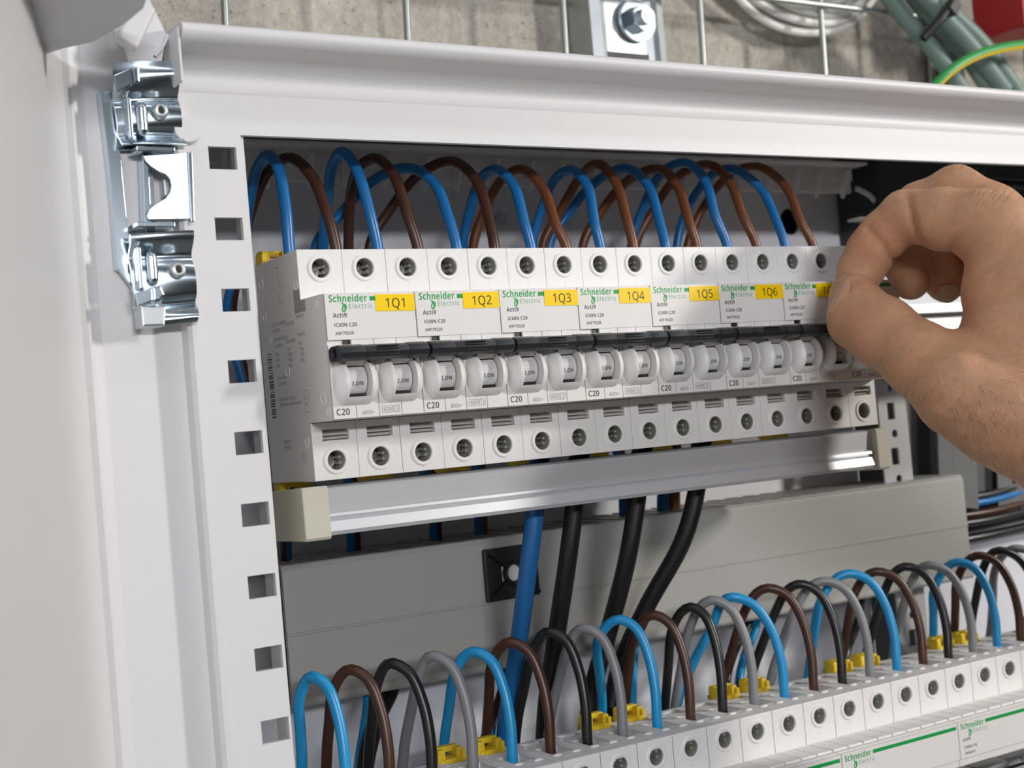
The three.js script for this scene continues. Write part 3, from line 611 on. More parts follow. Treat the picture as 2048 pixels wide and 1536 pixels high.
// ---------------------------------------------------------------- wires over the lower breakers
const lower = [   // apex, shoulder left, rear foot
  ['sky', [625, 1353], [598, 1400], [604, 1536]], ['brown', [702, 1339], [665, 1385], [654, 1500]], ['black', [783, 1326], [752, 1375], [738, 1500]], ['grey', [866, 1311], [836, 1360], [808, 1500]],
  ['sky', [950, 1303], [910, 1345], [888, 1490]], ['brown', [1022, 1284], [984, 1325], [972, 1480]], ['black', [1100, 1263], [1064, 1310], [1034, 1450]], ['grey', [1170, 1256], [1134, 1300], [1100, 1440]],
  ['sky', [1240, 1239], [1195, 1285], [1204, 1420]], ['brown', [1308, 1230], [1266, 1280], [1250, 1410]], ['black', [1383, 1214], [1344, 1260], [1330, 1410]], ['grey', [1425, 1200], [1378, 1260], [1352, 1400]],
  ['sky', [1462, 1194], [1425, 1250], [1358, 1395]], ['brown', [1538, 1176], [1488, 1225], [1446, 1370]], ['black', [1600, 1168], [1550, 1225], [1503, 1355]], ['grey', [1650, 1162], [1592, 1215], [1540, 1365]],
  ['sky', [1700, 1147], [1640, 1205], [1617, 1345]], ['brown', [1755, 1143], [1708, 1190], [1682, 1330]], ['black', [1812, 1133], [1768, 1185], [1730, 1320]], ['grey', [1858, 1130], [1818, 1175], [1790, 1285]],
  ['sky', [1917, 1124], [1868, 1180], [1866, 1280]], ['brown', [1957, 1111], [1914, 1160], [1908, 1270]], ['black', [1996, 1101], [1962, 1150], [1944, 1240]], ['grey', [2030, 1097], [1990, 1140], [1982, 1250]],
];
const nth = ['first', 'second', 'third', 'fourth', 'fifth', 'sixth'];
lower.forEach(([c, a, s, b], i) => {
  const fx = LOW.x + 9 + LOW.pitch * (i - 0.06), top = LOW.y + 42, B = at(b[0], b[1], -4);
  const foot = new THREE.Vector3(fx - 0.3, top + 1, 29), [fu, fv] = pxOf(foot), mix = (p, q, k, m, z) => at(p[0] + k * (q[0] - p[0]), p[1] + m * (q[1] - p[1]), z);
  const q = [new THREE.Vector3(fx - 0.2, top - 8, 29), foot, mix(a, [fu, fv], 0.95, 0.68, 28), mix(a, [fu, fv], 0.76, 0.34, 25), mix(a, [fu, fv], 0.42, 0.08, 21), at(a[0], a[1], 16.5), mix(a, s, 0.5, 0.2, 12.5), at(s[0], s[1], 8.5), mix(s, b, 0.55, 0.5, 2.5), B, new THREE.Vector3(B.x, -205, -17), new THREE.Vector3(B.x, -270, -22)];
  const colour = { sky: 'blue', brown: 'brown', black: 'black', grey: 'grey' }[c];
  solo('loop_wire', tube(q, 2.2, 80, 12), M.wires[c], `${nth[i >> 2]} ${colour} wire from the left looping into the lower breaker row`, 'wire', 'wires looping into the lower breakers');
});

// wires that drop straight down behind the lower arcs
[['black', [[790, 1375, -30], [762, 1440, -20], [738, 1536, -12]], 'black wire dropping from the duct left of the first grey loop'],
  ['black', [[772, 1380, -34], [745, 1450, -26], [722, 1536, -16]], 'second black wire dropping from the duct at the left end'],
  ['sky', [[735, 1400, -40], [728, 1460, -30], [716, 1540, -18]], 'blue wire hanging behind the black loops at the left end'],
  ['brown', [[1012, 1340, -30], [995, 1410, -22], [968, 1485, -14]], 'brown wire dropping behind the thick blue cable'],
  ['sky', [[1004, 1385, -34], [988, 1430, -26], [980, 1485, -16]], 'short blue wire seen between the brown loop and the thick blue cable'],
  ['black', [[1500, 1235, -30], [1470, 1300, -22], [1452, 1370, -14]], 'black wire dropping behind the fourth brown loop'],
  ['sky', [[1512, 1250, -36], [1490, 1310, -28], [1478, 1365, -18]], 'blue wire hanging behind the fourth black loop'],
  ['black', [[1722, 1200, -32], [1712, 1255, -24], [1690, 1320, -14]], 'black wire dropping near the perforated strip'],
  ['sky', [[1268, 1290, -32], [1266, 1345, -24], [1264, 1412, -14]], 'blue wire hanging behind the third brown loop']]
  .forEach(([c, pts, label]) => {
    const q = pts.map(([u, v, z]) => at(u, v, z)), e = q[q.length - 1]; q.unshift(new THREE.Vector3(q[0].x + 1, -131, q[0].z - 3)); q.push(new THREE.Vector3(e.x - 3, -215, e.z - 4));
    solo('drop_wire', tube(q, 2.1, 40, 10), M.wires[c], label, 'wire');
  });

// ---------------------------------------------------------------- inside the cabinet, top and right
{
  const t = thing('finned_strip', 'white plastic strip with hanging fins under the cabinet roof behind the upper wires', 'strip');
  part('strip', sweepX([[-46, 103], [-46, 86.4], [-44.6, 85.6], [-43.6, 86.4], [-43.6, 92], [-42, 93], [-42, 103]], -10, 377, 0.2), M.comb, t);
  for (let k = 0; k < 20; k++) part('fin', sweepX([[-44, 96], [-36, 97], [-38, 90], [-41, 83.6], [-42.6, 82.2], [-44, 83.4]], 6 + 19 * k + (k % 3), 7.6 + 19 * k + (k % 3), 0.3), M.comb, t);
  part('shelf', box(-10, 377, 99, 100.4, -72, -30), M.comb, t);
}
{
  const t = thing('strip_bracket', 'small white angled bracket at the right end of the finned strip', 'bracket');
  part('arm', tube([[381, 89, -44], [390, 84, -42], [396, 78, -42]], 1.6, 12, 8), M.comb, t);
  part('plate', box(396, 414, 75, 82, -46, -42, 1), M.comb, t);
  part('foot', box(378, 402, 70.5, 72, -50, -40, 0.4), M.comb, t);
  part('knob', new THREE.SphereGeometry(4, 20, 14).scale(1, 0.8, 1).translate(421, 90, -44), M.comb, t);
}
{
  const t = thing('ventilation_box', 'dark grey box filling the upper right corner behind the hand', 'box');
  part('box', box(392, 636, 60, 112, -70, -36, 1), M.deepGrey, t);
  part('rim_bar', box(430, 636, 88, 90, -36, -30, 0.5), std([0.07, 0.09, 0.09], 0.35), t);
  part('rim_bar', box(430, 636, 93, 94.4, -36, -31, 0.5), std([0.07, 0.09, 0.09], 0.35), t);
}
{ // perforated strip at the right end of the rows
  const t = thing('perforated_strip', 'narrow white perforated metal strip right of the lower end of the label rail', 'strip');
  const s = rectShape(369, 391, -215, 30);
  for (let k = 0; k < 10; k++) { const y = 12 - 25 * k; s.holes.push(rectHole(376, 381.5, y - 4.6, y + 4.6)); s.holes.push(roundHole(380, y - 12.5, 2.2)); }
  part('web', plateZ(s, -33, -31.6, 0.2), M.shade2, t);
  part('flange', box(389.6, 391, -215, 30, -71, -32), M.dim, t);
}
{ // folded sheets of the right-hand section
  const face = (z, pts, z1 = z + 1.4) => plateZ(shapeOf(pts.map(([u, v]) => { const p = at(u, v, z); return [p.x, p.y]; })), z, z1, 0.2);
  const t = thing('partition', 'grey folded upright sheets behind the wrist at the right', 'partition');
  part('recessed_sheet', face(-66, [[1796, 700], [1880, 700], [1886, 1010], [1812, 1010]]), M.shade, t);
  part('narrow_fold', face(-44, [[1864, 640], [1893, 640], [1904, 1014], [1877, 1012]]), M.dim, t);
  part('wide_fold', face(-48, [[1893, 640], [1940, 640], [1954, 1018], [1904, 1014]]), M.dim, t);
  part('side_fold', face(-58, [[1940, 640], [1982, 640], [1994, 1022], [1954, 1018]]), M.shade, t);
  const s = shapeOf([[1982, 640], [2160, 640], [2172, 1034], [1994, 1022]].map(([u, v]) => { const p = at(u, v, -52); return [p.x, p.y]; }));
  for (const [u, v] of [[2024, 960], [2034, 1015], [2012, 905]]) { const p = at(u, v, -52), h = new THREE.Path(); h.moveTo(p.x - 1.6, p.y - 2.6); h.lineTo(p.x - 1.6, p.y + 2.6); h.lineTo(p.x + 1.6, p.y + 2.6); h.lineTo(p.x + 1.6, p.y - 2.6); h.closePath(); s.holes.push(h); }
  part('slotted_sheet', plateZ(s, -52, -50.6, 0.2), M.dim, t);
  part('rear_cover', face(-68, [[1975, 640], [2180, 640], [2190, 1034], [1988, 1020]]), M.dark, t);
}
// cables in the right-hand section
[['black', 0, 0, 3], ['black', 7, -4, 3.4], ['black', 11, 5, 2.4], ['blue', 13, -4, 2.4], ['brown', 16, 4, 2.2], ['black', 20, -4, 3.4], ['blue', 23, 3, 2.2], ['black', 27, 2, 2.8]].forEach(([c, dy, dz, r], i) => {
  const label = `${c} cable lying ${['lowest', 'second lowest', 'lower middle', 'in the middle', 'just above the middle', 'upper middle', 'second highest', 'highest'][i]} in the dark bundle right of the duct`;
  solo('bundled_cable', tube([[424, -119 + dy, -58 + dz], [470, -118 + dy * 0.9, -54 + dz], [530, -117 + dy, -57 + dz], [630, -119 + dy, -58 + dz]], r, 30, 10), M.wires[c], label, 'cable', 'cables bundled right of the duct');
});

// ---------------------------------------------------------------- above the cabinet, on the concrete wall
{
  const xs = [46, 146, 246, 346, 446, 546, 646], wireMat = std([0.42, 0.45, 0.42], 0.38, 0.9);
  const t = thing('mesh_cable_tray', 'galvanised wire mesh cable tray in front of the concrete wall', 'cable tray');
  xs.forEach((x) => part('upright_wire', tube([[x - 2, 150, -122], [x, 200, -122], [x + 4, 330, -122]], 2, 8, 8), wireMat, t));
  [222, 322].forEach((y) => part('cross_wire', tube([[-60, y, -118], [760, y, -118]], 2, 6, 8), wireMat, t));
}
{
  const t = thing('strut_channel', 'galvanised steel strut channel upright on the wall above the cabinet', 'channel');
  const p = [[-27, 0], [-27, 22], [-21, 24], [-19, 21], [-14, 19], [14, 19], [19, 21], [21, 24], [27, 22], [27, 0], [25.6, 0], [25.6, 20], [21, 22], [19.6, 19.4], [15, 17], [-15, 17], [-19.6, 19.4], [-21, 22], [-25.6, 20], [-25.6, 0]];
  part('channel', sweepY(p.map(([x, z]) => [302 + x, -158 + z]), 120, 420, 0.3), M.zincRough, t);
  part('slot', box(286, 318, 172, 187, -139.4, -138.4, 0.2), M.dark, t);
}
{
  const t = thing('hex_bolt', 'zinc hex bolt with a large round washer on the strut channel', 'bolt');
  const x = 309, y = 206;
  part('washer', new THREE.CylinderGeometry(12.5, 13, 2, 40).rotateX(Math.PI / 2).translate(x, y, -136), M.zinc, t);
  part('nut', toCreasedNormals(new THREE.CylinderGeometry(8, 8.4, 6, 6).rotateX(Math.PI / 2).translate(x, y, -132), 0.4), M.zinc, t);
  part('bolt_end', [cyl(4.8, 4, [x + 0.5, y, -127.4], 'z', 24), cyl(2.6, 1, [x + 0.5, y, -125.2], 'z', 6)], M.zincRough, t);
}
// coil of white cables
for (let k = 0; k < 7; k++) {
  const r = 92 - k * 5.2, cx = 450 + k * 1.2, cy = 303 - k * 0.6, pts = [];
  for (let i = 0; i <= 14; i++) { const a = Math.PI * (1.08 + 0.9 * i / 14); pts.push([cx + r * Math.cos(a), cy + r * Math.sin(a), -140 + (k % 3) * 5.2 + 2 * Math.sin(i + k)]); }
  solo('white_cable', tube(pts, 2.8, 50, 10), M.white, `${['outermost', 'second', 'third', 'fourth', 'fifth', 'sixth', 'innermost'][k]} white cable of the coil hanging at the top`, 'cable', 'coil of white cables');
}
// grey-green cables held by a black tie
const greens = [[[1740, -60, -112], [1800, 25, -108], [1862, 95, -104], [1925, 180, -100]], [[1790, -60, -104], [1850, 22, -100], [1915, 88, -98], [1980, 180, -96]], [[1835, -60, -100], [1895, 18, -96], [1962, 85, -94], [2040, 190, -92]], [[1800, -60, -92], [1872, 18, -90], [1938, 88, -88], [2010, 180, -88]]];
greens.forEach((pts, k) => solo('sheathed_cable', tube(pts.map(([u, v, z]) => at(u, v, z)), 5.6, 30, 14), M.green, ['grey-green sheathed cable at the left edge of the tied bundle', 'grey-green sheathed cable second from the left in the tied bundle', 'grey-green sheathed cable at the right edge of the tied bundle', 'grey-green sheathed cable in front in the tied bundle'][k], 'cable', 'grey-green cables in a tied bundle'));
{
  const t = thing('cable_tie', 'black cable tie around the grey-green cables', 'cable tie');
  const a = at(1846, 78, -86), b = at(1900, 8, -80), d = b.clone().sub(a);
  part('strap', tube([a, a.clone().addScaledVector(d, 0.5).add(new THREE.Vector3(-1, 0, 4)), b], 3, 14, 8), M.dark, t);
  part('head', new RoundedBoxGeometry(8, 10, 7, 2, 1).rotateZ(-0.7).translate(b.x - 1, b.y - 3, b.z + 2), M.dark, t);
  part('tail', box(-5, 5, -2, 2, -1, 1, 0.4).rotateZ(0.9).translate(b.x + 5, b.y + 6, b.z + 3), M.dark, t);
}
{
  const t = thing('red_box', 'red junction box at the upper right corner', 'box');
  const c = at(2010, 25, -100);
  part('body', new RoundedBoxGeometry(64, 60, 40, 3, 3).translate(c.x + 22, c.y + 14, c.z), M.red, t);
  part('lid_edge', box(c.x - 10, c.x + 54, c.y - 16, c.y + 45, c.z + 19, c.z + 22, 1.4), M.red, t);
}
solo('dark_conduit', tube([[590, 150, -146], [588, 260, -146], [588, 420, -146]], 12, 12, 20), M.deepGrey, 'dark conduit running up behind the red box', 'conduit');
{ // green and yellow earth wire: green body with yellow stripes let into it
  const t = thing('earth_wire', 'green and yellow striped earth wire arching at the upper right', 'wire');
  const c = new THREE.CatmullRomCurve3([at(1862, 180, -66), at(1900, 142, -62), at(1960, 108, -60), at(2060, 88, -60), at(2160, 92, -66)], false, 'centripetal');
  part('green_insulation', new THREE.TubeGeometry(c, 40, 3.1, 16), std([0.03, 0.30, 0.07], 0.4), t);
  const fr = c.computeFrenetFrames(40), pts = [], idx = [];      // a band along the lower front side
  for (let i = 0; i <= 40; i++) for (let j = 0; j <= 8; j++) {
    const p = c.getPointAt(i / 40), tan = c.getTangentAt(i / 40), up = new THREE.Vector3(0, 1, 0).addScaledVector(tan, -tan.y).normalize(), fw = new THREE.Vector3().crossVectors(tan, up);
    const a = -2.3 + 1.9 * j / 8; p.addScaledVector(up, 3.18 * Math.sin(a)).addScaledVector(fw, 3.18 * Math.cos(a)); pts.push(p.x, p.y, p.z);
    if (i < 40 && j < 8) { const k = i * 9 + j; idx.push(k, k + 1, k + 9, k + 1, k + 10, k + 9); }
  }
  const g = new THREE.BufferGeometry(); g.setAttribute('position', new THREE.Float32BufferAttribute(pts, 3)); g.setIndex(idx); g.computeVertexNormals();
  part('yellow_stripe', g, std([0.75, 0.52, 0.02], 0.4, 0, { side: THREE.DoubleSide }), t);
}

// ---------------------------------------------------------------- the hand
{
  const person = thing('person', 'hairy right hand pinching a yellow sticker between thumb and index finger', 'person');
  // joints: sight line, distance along the axis, apparent radius (all in the survey's pixels; mm come out)
  const J = (u, v, d, r) => ({ p: deep(u, v, d), r: r * d / FOCAL });
  const chain = (...js) => js.slice(1).map((b, i) => [js[i].p, b.p, js[i].r, b.r]);
  const index = chain(J(2000, 470, 572, 74), J(1955, 447, 577, 66), J(1885, 438, 586, 61), J(1812, 432, 597, 50), J(1768, 470, 603, 48), J(1742, 502, 606, 46), J(1722, 540, 608, 44), J(1706, 578, 610, 38));
  const middle = chain(J(2050, 500, 592, 74), J(1985, 432, 602, 62), J(1912, 385, 612, 52), J(1840, 412, 622, 46), J(1782, 462, 627, 44), J(1806, 520, 624, 42), J(1822, 562, 620, 38));
  const ring = chain(J(2070, 530, 612, 74), J(1985, 455, 630, 52), J(1915, 430, 640, 46), J(1868, 480, 645, 44), J(1880, 540, 640, 42), J(1890, 565, 638, 40));
  const little = chain(J(2100, 570, 630, 66), J(2010, 500, 645, 44), J(1955, 490, 655, 40), J(1938, 530, 655, 38), J(1950, 570, 650, 36));
  const thumb = chain(J(1706, 592, 599, 47), J(1722, 636, 592, 62), J(1765, 664, 580, 66), J(1845, 722, 562, 72), J(1925, 785, 545, 88), J(2010, 830, 540, 104), J(2120, 880, 538, 120));
  const palm = [...chain(J(2000, 475, 572, 74), J(2090, 600, 560, 110), J(2190, 760, 545, 130)), ...chain(J(2055, 505, 592, 84), J(2180, 700, 575, 120)), ...chain(J(2080, 550, 620, 70), J(2200, 740, 600, 110)),
    ...chain(J(2014, 590, 566, 84), J(2060, 690, 556, 110)), ...chain(J(2020, 700, 556, 96), J(2100, 800, 546, 130)), ...chain(J(2170, 800, 552, 150), J(2420, 930, 540, 165), J(2720, 1060, 530, 185))];
  const segs = { palm, index, middle, ring, little, thumb };
  const dist = (p, [a, b, ra, rb]) => {
    const bx = b.x - a.x, by = b.y - a.y, bz = b.z - a.z, px = p[0] - a.x, py = p[1] - a.y, pz = p[2] - a.z;
    let h = (px * bx + py * by + pz * bz) / (bx * bx + by * by + bz * bz); h = h < 0 ? 0 : h > 1 ? 1 : h;
    const x = px - bx * h, y = py - by * h, z = pz - bz * h; return Math.sqrt(x * x + y * y + z * z) - (ra + (rb - ra) * h);
  };
  const smin = (a, b, k) => { const h = Math.max(k - Math.abs(a - b), 0) / k; return Math.min(a, b) - h * h * k * 0.25; };
  const body = (p, list, k) => { let d = 1e9; for (const s of list) d = smin(d, dist(p, s), k); return d; };
  const field = (p) => {
    const dp = body(p, palm, 9); if (dp > 60) { let q = 1e9; for (const n of ['index', 'middle', 'ring', 'little', 'thumb']) q = Math.min(q, body(p, segs[n], 3)); return Math.min(dp, q); }
    let d = 1e9;
    for (const [n, k, w] of [['index', 3.2, 6], ['middle', 3.2, 6], ['ring', 3, 6], ['little', 3, 6], ['thumb', 6, 9]]) d = smin(d, smin(dp, body(p, segs[n], k), w), 1.2);
    return d;
  };
  // surface nets over the box of the hand
  const all = Object.values(segs).flat(), lo = new THREE.Vector3(1e9, 1e9, 1e9), hi = lo.clone().negate();
  for (const [a, b, ra, rb] of all) for (const [p, r] of [[a, ra], [b, rb]]) { lo.min(p.clone().addScalar(-r - 4)); hi.max(p.clone().addScalar(r + 4)); }
  const H = 1.9, nx = Math.ceil((hi.x - lo.x) / H) + 1, ny = Math.ceil((hi.y - lo.y) / H) + 1, nz = Math.ceil((hi.z - lo.z) / H) + 1;
  const F = new Float32Array(nx * ny * nz).fill(99), id = (i, j, k) => (k * ny + j) * nx + i, B = 4;
  for (let K = 0; K < nz; K += B) for (let Jy = 0; Jy < ny; Jy += B) for (let I = 0; I < nx; I += B) {   // coarse skip
    const c = field([lo.x + (I + B / 2) * H, lo.y + (Jy + B / 2) * H, lo.z + (K + B / 2) * H]);
    const far = Math.abs(c) > B * H * 1.2 + 4;
    for (let k = K; k < Math.min(nz, K + B); k++) for (let j = Jy; j < Math.min(ny, Jy + B); j++) for (let i = I; i < Math.min(nx, I + B); i++) F[id(i, j, k)] = far ? c : field([lo.x + i * H, lo.y + j * H, lo.z + k * H]);
  }
  const vid = new Int32Array(nx * ny * nz).fill(-1), V = [], tri = [];
  for (let k = 0; k < nz - 1; k++) for (let j = 0; j < ny - 1; j++) for (let i = 0; i < nx - 1; i++) {
    let n = 0, x = 0, y = 0, z = 0; const f = [];
    for (let c = 0; c < 8; c++) f.push(F[id(i + (c & 1), j + ((c >> 1) & 1), k + (c >> 2))]);
    const neg = f.reduce((s, v) => s + (v < 0), 0); if (neg === 0 || neg === 8) continue;
    for (const [a, b] of [[0, 1], [2, 3], [4, 5], [6, 7], [0, 2], [1, 3], [4, 6], [5, 7], [0, 4], [1, 5], [2, 6], [3, 7]]) if ((f[a] < 0) !== (f[b] < 0)) {
      const t = f[a] / (f[a] - f[b]); n++;
      x += (a & 1) + t * ((b & 1) - (a & 1)); y += ((a >> 1) & 1) + t * (((b >> 1) & 1) - ((a >> 1) & 1)); z += (a >> 2) + t * ((b >> 2) - (a >> 2));
    }
    vid[id(i, j, k)] = V.length; V.push([lo.x + (i + x / n) * H, lo.y + (j + y / n) * H, lo.z + (k + z / n) * H]);
  }
  for (let k = 1; k < nz - 1; k++) for (let j = 1; j < ny - 1; j++) for (let i = 1; i < nx - 1; i++) {
    const a = F[id(i, j, k)];
    for (const [di, dj, dk, u, v] of [[1, 0, 0, [0, 1, 0], [0, 0, 1]], [0, 1, 0, [0, 0, 1], [1, 0, 0]], [0, 0, 1, [1, 0, 0], [0, 1, 0]]]) {
      const b = F[id(i + di, j + dj, k + dk)]; if ((a < 0) === (b < 0)) continue;
      const q = [[0, 0], [1, 0], [1, 1], [0, 1]].map(([s, t]) => vid[id(i - s * u[0] - t * v[0], j - s * u[1] - t * v[1], k - s * u[2] - t * v[2])]);
      if (q.some((w) => w < 0)) continue;
      if (a < 0) tri.push(q[0], q[1], q[2], q[0], q[2], q[3]); else tri.push(q[0], q[2], q[1], q[0], q[3], q[2]);
    }
  }
  const grad = (p) => { const e = 0.4, g = new THREE.Vector3(field([p[0] + e, p[1], p[2]]) - field([p[0] - e, p[1], p[2]]), field([p[0], p[1] + e, p[2]]) - field([p[0], p[1] - e, p[2]]), field([p[0], p[1], p[2] + e]) - field([p[0], p[1], p[2] - e])); return g.normalize(); };
  const NV = V.map((p) => { let n = grad(p); const d = field(p); p[0] -= n.x * d; p[1] -= n.y * d; p[2] -= n.z * d; return n; });
  const pix = (p) => { const q = new THREE.Vector3(...p).sub(CAM), d = -q.dot(BACK); return [1024 + FOCAL * q.dot(RIGHT) / d, 768 - FOCAL * q.dot(UPV) / d, d]; };
  // flexion creases and skin folds: [path, width mm, depth mm, farthest distance]
  const creases = [
    [[[1814, 388], [1820, 430], [1834, 474], [1850, 492]], 1.2, 2.2, 606], [[[1735, 455], [1762, 488], [1792, 524]], 1.2, 2, 616], [[[1898, 505], [1903, 480], [1918, 455], [1945, 432]], 1.8, 1.2, 590],
    [[[1893, 640], [1935, 620], [1985, 590], [2040, 570]], 2.2, 0.9, 575], [[[1930, 650], [1975, 690], [2030, 720]], 2.4, 0.7, 575], [[[1940, 565], [1975, 535], [2020, 500]], 1.6, 0.5, 580],
    [[[1742, 600], [1738, 640], [1748, 690]], 1.4, 0.35, 600], [[[1760, 596], [1757, 640], [1768, 700]], 1.4, 0.35, 600], [[[1720, 600], [1722, 650], [1730, 690]], 1.4, 0.3, 600],
    [[[1840, 805], [1880, 815], [1930, 818]], 2, 0.5, 570], [[[1852, 835], [1900, 848], [1950, 850]], 2, 0.5, 570], [[[1880, 872], [1930, 885], [1990, 890]], 2, 0.4, 570], [[[1905, 905], [1970, 925], [2040, 930]], 2, 0.4, 570],
    [[[1700, 545], [1725, 552], [1748, 565]], 1.2, 0.25, 602],
  ];
  const dseg = (u, v, a, b) => { const dx = b[0] - a[0], dy = b[1] - a[1]; let h = ((u - a[0]) * dx + (v - a[1]) * dy) / (dx * dx + dy * dy); h = Math.max(0, Math.min(1, h)); return Math.hypot(u - a[0] - dx * h, v - a[1] - dy * h); };
  const rs = rng(77), col = new Float32Array(V.length * 3), P = new Float32Array(V.length * 3), NN = new Float32Array(V.length * 3);
  const vn = (p, s, w, g = N1) => g(((p[0] + 0.31 * p[2]) / s + 9) % 1, ((p[1] - 0.47 * p[2]) / s + 9) % 1, w);
  V.forEach((p, i) => {
    const n = NV[i], [u, v, d] = pix(p); let push = 0;
    if (n.dot(BACK) > -0.2) for (const [path, w, depth, far] of creases) {
      if (d > far) continue; let q = 1e9; for (let k = 0; k + 1 < path.length; k++) q = Math.min(q, dseg(u, v, path[k], path[k + 1]));
      q *= d / FOCAL / w; push += depth * Math.exp(-q * q);
    }
    const ridges = 0.22 * (vn(p, 30, [0, 0, 1, 1, 1, 0]) - 0.5) + 0.5 * (vn(p, 60, [0, 1, 1, 0, 0, 0], N2) - 0.5);
    P.set([p[0] - n.x * (push - ridges), p[1] - n.y * (push - ridges), p[2] - n.z * (push - ridges)], 3 * i);
    // skin colour: mottled, redder at the finger pads and knuckle folds, browner on the wrist
    const blot = vn(p, 70, [0.6, 1, 1, 1, 0.6, 0]) - 0.5, fine = vn(p, 22, [0, 0, 0, 1, 1, 1], N2) - 0.5;
    const redAt = (a, b, s) => Math.exp(-((u - a) ** 2 + (v - b) ** 2) / (s * s));
    const red = 0.55 * redAt(1722, 495, 34) + 0.5 * redAt(1785, 455, 40) + 0.3 * redAt(1720, 650, 60) + 0.25 * redAt(1905, 560, 50) + 0.9 * Math.max(0, blot) , k = 1 + 0.35 * blot + 0.22 * fine;
    col.set([0.56 * k * (1 + 0.04 * red), 0.30 * k * (1 - 0.22 * red), 0.168 * k * (1 - 0.22 * red)], 3 * i);
  });
  let g = new THREE.BufferGeometry(); g.setAttribute('position', new THREE.BufferAttribute(P, 3)); g.setAttribute('color', new THREE.BufferAttribute(col, 3)); g.setIndex(tri); g.computeVertexNormals();
  { const q = g.attributes.position, uv = new Float32Array(q.count * 2); for (let i = 0; i < q.count; i++) { uv[2 * i] = q.getX(i) * 0.85 + q.getZ(i) * 0.5; uv[2 * i + 1] = q.getY(i) + 0.12 * q.getZ(i); } g.setAttribute('uv', new THREE.BufferAttribute(uv, 2)); }
  const skinBump = dataTex(512, (u, v) => { const a = 255 * (0.55 * N1(u * 4 % 1, v * 4 % 1, [0, 0, 0, 1, 1, 1]) + 0.45 * N2(u * 8 % 1, v * 8 % 1, [0, 0, 0, 0, 1, 1])); return [a, a, a]; });
  const skin = new THREE.MeshPhysicalMaterial({ color: 0xffffff, vertexColors: true, roughness: 0.52, bumpMap: rep(skinBump, 1 / 40, 1 / 40), bumpScale: 0.00035 });
  part('hand_and_forearm', g, skin, person);
  // thumbnail: a curved plate let into the tip
  const patch = (c, nrm, along, w, l, bend, m, name) => {
    const N = nrm.clone().normalize(), A = along.clone().addScaledVector(N, -along.dot(N)).normalize(), S = new THREE.Vector3().crossVectors(A, N), pts = [], idx = [], n = 12;
    for (let k = 0; k <= n; k++) for (let j = 0; j <= n; j++) {
      let s = (j / n) * 2 - 1, t = (k / n) * 2 - 1; const x = s * Math.sqrt(1 - t * t * 0.45), y = t * Math.sqrt(1 - s * s * 0.35);
      const q = c.clone().addScaledVector(S, x * w).addScaledVector(A, y * l).addScaledVector(N, -bend * x * x - 0.25 * bend * y * y); pts.push(q.x, q.y, q.z);
      if (k < n && j < n) { const a = k * (n + 1) + j; idx.push(a, a + 1, a + n + 1, a + 1, a + n + 2, a + n + 1); }
    }
    const q = new THREE.BufferGeometry(); q.setAttribute('position', new THREE.Float32BufferAttribute(pts, 3)); q.setIndex(idx); q.computeVertexNormals(); return part(name, q, m, person);
  };
  const nail = std([0.53, 0.31, 0.20], 0.28, 0, { side: THREE.DoubleSide });
  const surf = (u, v, d0, d1) => { for (let d = d0; d < d1; d += 0.25) { const p = deep(u, v, d); if (field([p.x, p.y, p.z]) < 0) return p; } return null; };
  const tn = surf(1676, 590, 560, 640); if (tn) { const n = grad([tn.x, tn.y, tn.z]).lerp(RIGHT.clone().negate(), 0.35).normalize(); patch(tn.clone().addScaledVector(n, 0.9), n, new THREE.Vector3().addScaledVector(UPV, 1).addScaledVector(RIGHT, 0.35), 5.6, 8.4, 2.6, nail, 'thumbnail'); }
  const rn = surf(1897, 588, 600, 680); if (rn) { const n = grad([rn.x, rn.y, rn.z]); patch(rn.clone().addScaledVector(n, 0.5), n, UPV.clone().negate(), 4.6, 5, 1.6, nail, 'fingernail'); }
  // hairs
  const hp = [], hi2 = [];
  const hair = (p, n, dir, len, r) => {
    const base = hp.length / 3, side = new THREE.Vector3().crossVectors(dir, n).normalize(), M2 = 5;
    for (let k = 0; k <= M2; k++) { const t = k / M2, c = p.clone().addScaledVector(dir, len * t).addScaledVector(n, len * 0.42 * Math.sin(t * 2.2) + 0.1), rr = r * (1 - 0.85 * t);
      for (let j = 0; j < 3; j++) { const a = j * 2.094, q = c.clone().addScaledVector(side, rr * Math.cos(a)).addScaledVector(n, rr * Math.sin(a)); hp.push(q.x, q.y, q.z); if (k < M2) { const b0 = base + k * 3 + j, b1 = base + k * 3 + (j + 1) % 3; hi2.push(b0, b1, b0 + 3, b1, b1 + 3, b0 + 3); } } }
  };
  const areas = [[1850, 800, 120, 60, 150], [1960, 850, 130, 80, 220], [2040, 760, 110, 110, 150], [1990, 930, 90, 60, 90], [1990, 395, 60, 26, 70], [1930, 350, 40, 20, 24], [1800, 720, 70, 40, 40]];
  for (const [cu, cv, ru, rv, count] of areas) for (let k = 0; k < count * 0.7; k++) {
    const u = cu + ru * (rs() + rs() - 1), v = cv + rv * (rs() + rs() - 1), p = surf(u, v, 480, 640); if (!p) continue;
    const n = grad([p.x, p.y, p.z]); let dir = new THREE.Vector3().addScaledVector(RIGHT, 0.5 + 0.9 * (rs() - 0.5)).addScaledVector(UPV, v < 500 ? 0.7 : -0.8 + 0.8 * (rs() - 0.5)); dir.addScaledVector(n, -dir.dot(n)).normalize();
    hair(p, n, dir, 3 + 4.5 * rs(), 0.04);
  }
  const hg = new THREE.BufferGeometry(); hg.setAttribute('position', new THREE.Float32BufferAttribute(hp, 3)); hg.setIndex(hi2); hg.computeVertexNormals();
  const hm = part('body_hair', hg, std([0.09, 0.05, 0.028], 0.45), person, 'fine dark hairs on wrist and thumb'); hm.userData.kind = 'stuff';
}

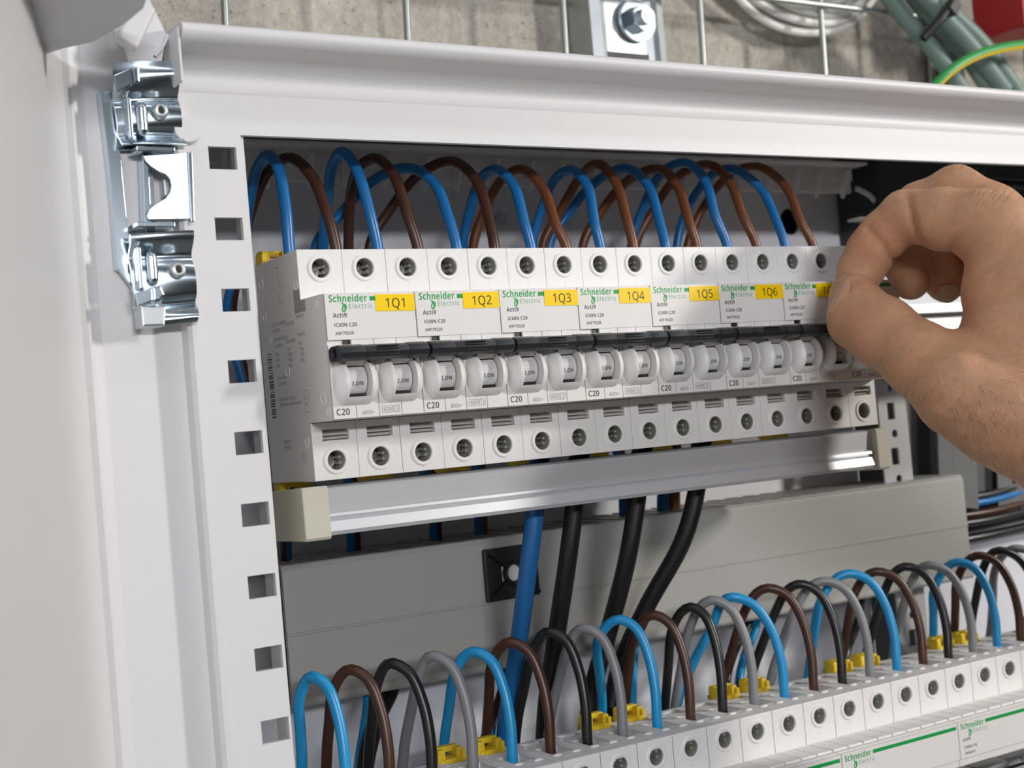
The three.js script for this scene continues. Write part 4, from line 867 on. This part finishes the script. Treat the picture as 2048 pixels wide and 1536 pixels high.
renderer.render(scene, camera);
